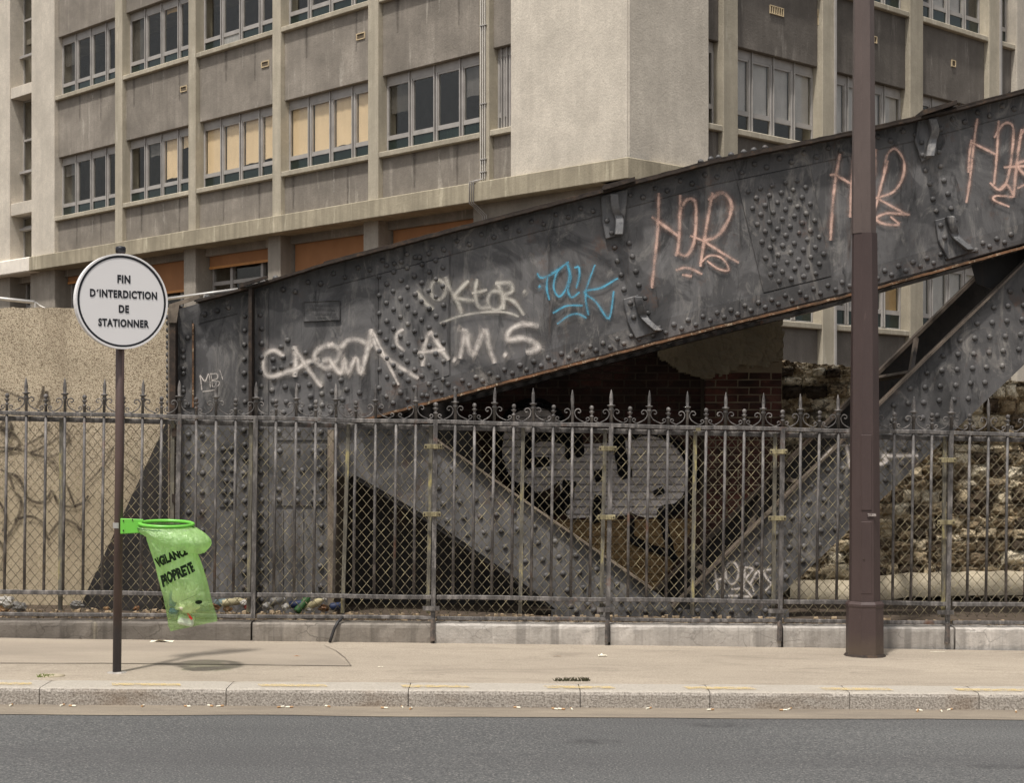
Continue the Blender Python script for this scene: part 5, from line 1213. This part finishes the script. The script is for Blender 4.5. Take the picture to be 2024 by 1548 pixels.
def bagpt(a, t, out=0.0):                          # a: angle round the bag, front at -pi/2
    _, l, r, yl, yr, dep = bprof(t); c, s_ = math.cos(a), math.sin(a)
    xx = (l+r)/2+(r-l)/2*c; yy = (yl+yr)/2+(yr-yl)/2*c
    wv = (.018*noise.noise(Vector((c*3.2, s_*3.2, t*2.6)))+.011*noise.noise(Vector((c*8, s_*8, t*2.2)))+.004*noise.noise(Vector((c*20, s_*20, t*9))))*min(1, t*5)*(1 if t < .97 else .2)
    v = P(xx, yy, SYY); return Vector((v.x+wv*c, SYY+.01+dep*s_*(1+wv*8)+out*s_, v.z))
bg_ = thing('rubbish_bag', 'translucent green plastic rubbish bag hanging from the green ring', 'bag', P(380, 1250, SYY))
seg, nt_ = 56, 44; vs = []
for j in range(nt_+1):
    for k in range(seg): vs.append(bagpt(2*math.pi*k/seg, j/nt_))
fs = [(j*seg+k, j*seg+(k+1)%seg, (j+1)*seg+(k+1)%seg, (j+1)*seg+k) for j in range(nt_) for k in range(seg)]
part('bag_film', MB().add(vs, fs), M['film'], bg_, smooth=True)
# turned-down cuff, blown out to the right
vs = []; nc_ = 10
for j in range(nc_+1):
    t = j/nc_
    for k in range(seg):
        a = 2*math.pi*k/seg; c, s_ = math.cos(a), math.sin(a)
        r_ = RR+.012+.018*math.sin(t*math.pi)+math.sin(math.pi*t*.86)*.085*max(0, c)**1.3-t*.05*max(0, -c); dz = -.02-t*(.115+.07*c)-.02*t*noise.noise(Vector((c*3, s_*3, 5)))
        w_ = .014*noise.noise(Vector((c*4, s_*4, t*3)))*t
        p = ringpt(a, r_+w_, dz); vs.append((p.x+.03*t*(.4+c*.6), p.y, p.z))
fs = [(j*seg+k, j*seg+(k+1)%seg, (j+1)*seg+(k+1)%seg, (j+1)*seg+k) for j in range(nc_) for k in range(seg)]
part('bag_cuff', MB().add(vs, fs), M['film'], bg_, smooth=True)
M['ink'] = m_plain('black_ink', lin(30, 44, 26), .7, .2)
def bagtext(body, t0, slope, sx, size, cx, name='lettering', space=1.0, bold=.004):
    vs, fs = text_verts(body, 1, space, bold*10); out = []
    for x, y, z in vs:
        u = cx+x*sx; tt = t0-y*size+slope*u; out.append(bagpt(-math.pi/2+max(-1.45, min(1.45, u)), max(0, min(1, tt)), .015))
    return part(name, MB().add(out, fs), M['ink'], bg_)
bagtext('VIGILANCE', .32, -.075, .36, .13, -.02, bold=.006)
bagtext('PROPRETE', .51, -.075, .39, .14, -.02, bold=.006)
bagtext('---------------', .755, -.055, .16, .03, .25, bold=0); 
vs = []; 
for k in range(20): vs.append(bagpt(-math.pi/2+.62+.17*math.cos(k*math.pi/10), .80+.018*math.sin(k*math.pi/10)-.01, .015))
lg_ = part('oval_logo', MB().add(vs, [tuple(range(20))]), M['ink'], bg_)
M['litter_white'] = m_plain('white_carton', lin(232, 226, 206), .7, .3, 0, .08); M['blue'] = m_plain('blue_tin', lin(36, 74, 132), .4, .5, 0, .2); M['red'] = m_plain('red_plastic', lin(196, 40, 32), .4)
M['tissue'] = m_plain('crumpled_tissue', lin(240, 232, 208), .9, .1, 0, .08, 8); M['clearbox'] = m_plain('clear_food_box', lin(196, 206, 180), .3, .5); M['alu'] = m_plain('aluminium_tin', lin(186, 186, 186), .35, .5, .6)
def blob(c, r, sq=(1, 1, 1), amp=.3, k=0, n=14):
    mb = MB(); vs = []
    for j in range(n+1):
        th = math.pi*j/n
        for i in range(n*2):
            ph = math.pi*i/n; d_ = Vector((math.sin(th)*math.cos(ph), math.sin(th)*math.sin(ph), math.cos(th)))
            f = 1+amp*noise.noise(d_*2.1+Vector((k, k, k)))+amp*.5*noise.noise(d_*5+Vector((k, 0, 0))); vs.append((c[0]+d_.x*r*f*sq[0], c[1]+d_.y*r*f*sq[1], c[2]+d_.z*r*f*sq[2]))
    return mb.add(vs, [(j*2*n+i, j*2*n+(i+1)%(2*n), (j+1)*2*n+(i+1)%(2*n), (j+1)*2*n+i) for j in range(n) for i in range(2*n)])
def single(name, mb, mat, label, cat, loc, group=None, smooth=True):
    o = link(name, mb.mesh(name, smooth), mat, None, loc); return tag(o, label, cat, group)
def can(c, ax, r=.033, h=.115):                    # drinks can lying along axis ax
    q = Vector((0, 0, 1)).rotation_difference(Vector(ax).normalized()); mb = MB().lathe([(r*.75, -h/2), (r*.82, -h/2+.003), (r, -h/2+.01), (r, h/2-.014), (r*.78, h/2-.003), (r*.8, h/2)], seg=16)
    mb.v = [tuple(q @ Vector(v)+Vector(c)) for v in mb.v]; return mb
def tin(name, label, pos, ax, mat, group=None, r=.033, h=.115):
    o = thing(name, label, 'can', pos, group); part('can_body', can(pos, ax, r, h), mat, o, smooth=True)
    e_ = Vector(pos)+Vector(ax).normalized()*(h/2); part('can_lid', can(e_, ax, r*.74, .006), M['alu'], o); return o
v = P(364, 1168, SYY); o = single('food_carton', MB().box(-.085, .085, -.065, .06, -.085, .085), M['litter_white'], 'large white food carton inside the green bag', 'carton', v, smooth=False); o.rotation_euler = (.1, .12, .3); bevel(o, .03, 3)
tin('drink_can', 'blue and silver drink can standing inside the green bag', tuple(P(343, 1184, SYY-.015)), (.05, 0, 1), M['blue'])
single('crumpled_tissue', blob((0, 0, 0), .075, (1, .9, .85), .5, 3), M['tissue'], 'crumpled cream tissue in the middle of the green bag', 'tissue', P(368, 1196, SYY-.012))
o = single('food_box', MB().box(-.06, .06, -.045, .05, -.04, .04), M['clearbox'], 'pale crushed food box at the bottom of the green bag', 'box', P(368, 1226, SYY), smooth=False); o.rotation_euler = (0, .25, .2); bevel(o, .02, 2)
o = single('plastic_strip', MB().box(-.007, .007, -.006, .006, -.035, .035), M['red'], 'small red plastic strip at the bottom of the green bag', 'plastic', P(374, 1217, SYY-.045), smooth=False); o.rotation_euler = (0, -.6, 0)
single('crumpled_wrapper', blob((0, 0, 0), .03, (1.2, .8, .8), .5, 9), M['blue'], 'dark blue crumpled wrapper at the left of the green bag', 'wrapper', P(344, 1208, SYY-.02))

# ------------------------------------------------------------------ litter behind the railing
cols = {'white': lin(192, 186, 176), 'navy': lin(34, 46, 78), 'green': lin(50, 88, 46), 'cream': lin(186, 174, 136), 'red': lin(136, 60, 50), 'brown': lin(120, 84, 52), 'teal': lin(122, 142, 142), 'grey': lin(130, 126, 120), 'orange': lin(180, 142, 102)}
LM = {k: m_plain('litter_'+k, c, .55, .4, 0, .2, 20) for k, c in cols.items()}
GL = lambda px, py: P(px, py, 14.42)
for i, (px, py, c, w_) in enumerate([(437, 1192, 'teal', 'beside the bag'), (585, 1195, 'navy', 'left of the green bottle'), (664, 1199, 'navy', 'nearest the dark cavity'), (548, 1188, 'grey', 'behind the stiffened post')]):
    tin('drink_can', f'{ {"navy":"dark blue","teal":"pale teal","grey":"grey"}[c] } drink can lying behind the railing, {w_}', tuple(GL(px, py)), (1, .3*(i-1), .1), LM[c], 'drink cans behind the railing')
def bottle(px, py, ax, mat, label, cap):
    o = thing('plastic_bottle', label, 'bottle', GL(px, py), 'bottles behind the railing'); q = Vector((0, 0, 1)).rotation_difference(Vector(ax).normalized())
    mb = MB().lathe([(.028, -.10), (.033, -.09), (.033, -.03), (.030, -.01), (.033, .01), (.032, .05), (.013, .085), (.012, .10)], seg=14); mb.v = [tuple(q @ Vector(v)+GL(px, py)) for v in mb.v]; part('bottle_body', mb, mat, o, smooth=True)
    mb = MB().lathe([(.014, .10), (.014, .118)], seg=10); mb.v = [tuple(q @ Vector(v)+GL(px, py)) for v in mb.v]; part('bottle_cap', mb, LM[cap], o)
bottle(462, 1190, (1, .2, .12), LM['cream'], 'cream plastic bottle lying behind the railing right of the green bag', 'orange')
bottle(600, 1193, (.4, .3, .5), LM['green'], 'green plastic bottle tilted among the litter behind the railing', 'white')
bottle(622, 1194, (1, -.4, .5), LM['cream'], 'pale yellow-green bottle lying right of the green bottle', 'white')
for i, (px, py, c, r_, lab, cat) in enumerate([(405, 1196, 'white', .035, 'white crumpled paper beside the rubbish bag behind the railing', 'paper'), (425, 1200, 'brown', .04, 'brown crumpled paper bag under the teal can', 'paper bag'), (490, 1200, 'red', .025, 'small red wrapper left of the stiffened post', 'wrapper'), (480, 1192, 'white', .03, 'white paper scrap right of the cream bottle', 'paper'),
    (530, 1198, 'grey', .04, 'grey crumpled plastic right of the stiffened post', 'plastic'), (566, 1200, 'white', .03, 'white crumpled cup left of the dark blue can', 'cup'), (612, 1204, 'white', .022, 'small white paper twist below the green bottle', 'paper'), (640, 1203, 'brown', .035, 'brown crumpled bag left of the last can', 'paper bag'), (450, 1204, 'orange', .03, 'orange wrapper below the cream bottle', 'wrapper'),
    (12, 1190, 'white', .06, 'white crumpled plastic sheet at the far left behind the railing', 'plastic'), (38, 1200, 'grey', .05, 'grey crumpled plastic next to the white sheet at far left', 'plastic'), (5, 1202, 'orange', .045, 'orange paper at the far left foot of the railing', 'paper'), (150, 1196, 'grey', .04, 'dark grey crumpled bag left of the sign pole behind the railing', 'plastic'), (210, 1203, 'orange', .02, 'small tan pebble heap left of the sign pole', 'rubble'), (270, 1203, 'brown', .022, 'small brown clod right of the sign pole', 'rubble'), (395, 1186, 'green', .02, 'tiny green wrapper above the white paper', 'wrapper')]):
    single('litter_piece', blob((0, 0, 0), r_, (1.3, .8, .8), .55, i*1.7, 9), LM[c], lab, cat, GL(px, py), smooth=False)
gm = MB(); rnd = random.Random(4)
for i in range(900):
    x = rnd.uniform(-4.6, 4.8); y = rnd.uniform(14.08, 14.9); s_ = rnd.uniform(.006, .022); z = .135-.012*x
    gm.hexa([(x+sx*s_*rnd.uniform(.6, 1.2), y+sy*s_*rnd.uniform(.6, 1.2), z+(s_*rnd.uniform(.5, 1.3) if sz else -.01)) for sz in (0, 1) for sx, sy in ((-1, -1), (1, -1), (1, 1), (-1, 1))])
o = link('gravel', gm.mesh('gravel'), m_plain('gravel_stones', lin(150, 132, 108), .9, .1, 0, .4, 30), None, (0, 0, 0), kind='stuff'); o['label'] = 'loose gravel and rubble on the ground behind the railing'

# ------------------------------------------------------------------ small things on the pavement
hz = single('rubber_hose', MB().tube([FP(678, 1216, .02), FP(676, 1223, -.03), FP(668, 1230, -.10), FP(661, 1243, -.12), FP(656, 1258, -.115), FP(652, 1270, -.14)], .013, 8), m_plain('black_rubber', lin(44, 42, 42), .5), 'black rubber hose hanging over the plinth wall', 'hose', (0, 0, 0))
def paper(px, py, w_, d_, label, curl=.02, mat='tissue', rot=0):
    c = pxp(px, py); mb = MB(); vs = []
    for i in range(6):
        for j in range(3):
            x = (i/5-.5)*w_; y = (j/2-.5)*d_; vs.append((x*math.cos(rot)-y*math.sin(rot), x*math.sin(rot)+y*math.cos(rot), .005+curl*abs(noise.noise(Vector((i*.8, j*.9, px))))))
    mb.add(vs, [(i*3+j, i*3+3+j, i*3+4+j, i*3+1+j) for i in range(5) for j in range(2)]); single('paper_scrap', mb, M[mat] if mat in M else LM[mat], label, 'paper', c, smooth=False)
paper(320, 1270, .19, .07, 'long folded white paper at the foot of the plinth under the bag', .035)
paper(1191, 1298, .07, .05, 'white paper scrap on the pavement between bag and lamp post', .03)
paper(1853, 1290, .12, .012, 'thin white straw lying right of the lamp post', .003)
paper(1565, 1277, .03, .02, 'tiny white paper near the plinth left of the lamp post', .015)
paper(587, 1299, .05, .015, 'dry orange leaf on the pavement right of the bag', .01, 'orange')
paper(752, 1320, .04, .012, 'small pale scrap at the middle of the pavement', .006)
paper(1101, 1299, .06, .012, 'thin brown twig scrap on the pavement in the middle', .006, 'brown')
bm_ = MB().tube([(-.013, 0, .004), (.006, 0, .004)], .004, 6).mesh('cigarette_butt'); bm_.materials.append(M['litter_white'])
fm_ = MB().tube([(.0062, 0, .004), (.022, 0, .004)], .0042, 6).mesh('filter'); fm_.materials.append(LM['orange'])
for px in [20, 120, 145, 281, 372, 412, 432, 556, 570, 645, 762, 795, 813, 1024, 1098, 1108, 1130, 1282, 1402, 1550, 1562, 1812, 1820, 1860, 1880, 2008]:
    x = (px-CX)*11.36/F; y = 11.37+random.uniform(-.03, .04); z = rz(x)+.008
    o = tag(link('cigarette_butt', bm_, None, None, (x, y, z), (0, 0, random.uniform(0, 6)), (1.5,)*3), 'cigarette butt lying in the dusty gutter against the kerb', 'cigarette butt', 'cigarette butts in the gutter')
    f_ = bpy.data.objects.new('filter', fm_); COL.objects.link(f_); f_.parent = o
def tuft(px, py, w_, n_, h_, label, mat, y=None):
    c = pxp(px, py); mb = MB()
    for i in range(n_):
        x = random.uniform(-w_/2, w_/2); yy = random.uniform(-.02, .02); a = random.uniform(0, 6.28); l = h_*random.uniform(.4, 1.2); bw_ = .003
        dx, dy = math.cos(a)*l*.9, math.sin(a)*l*.4; mb.add([(x-bw_, yy, 0), (x+bw_, yy, 0), (x+dx*.5+bw_*.7, yy+dy*.5, l*.6), (x+dx*.5-bw_*.7, yy+dy*.5, l*.6), (x+dx, yy+dy, l*.75)], [(0, 1, 2, 3), (3, 2, 4)])
    single('weed_tuft', mb, mat, label, 'weed', c, smooth=False)
tuft(1130, 1347, .26, 130, .035, 'dark dried weed tuft along the kerb in the middle of the pavement', m_plain('dry_weed', lin(62, 60, 40), .9))
tuft(90, 1339, .10, 60, .03, 'green grass tuft by the kerb left of the sign pole', m_plain('grass', lin(96, 110, 40), .9))
mb = MB(); c = pxp(102, 1337); mb.lathe([(.10, -.005), (.095, .008), (.06, .012), (.01, .013)], (0, 0, 0), 12); o = single('mortar_lump', mb, M['cement'], 'flat pale mortar lump set in the pavement left of the sign pole', 'mortar', c); o.scale = (1, .7, 1)
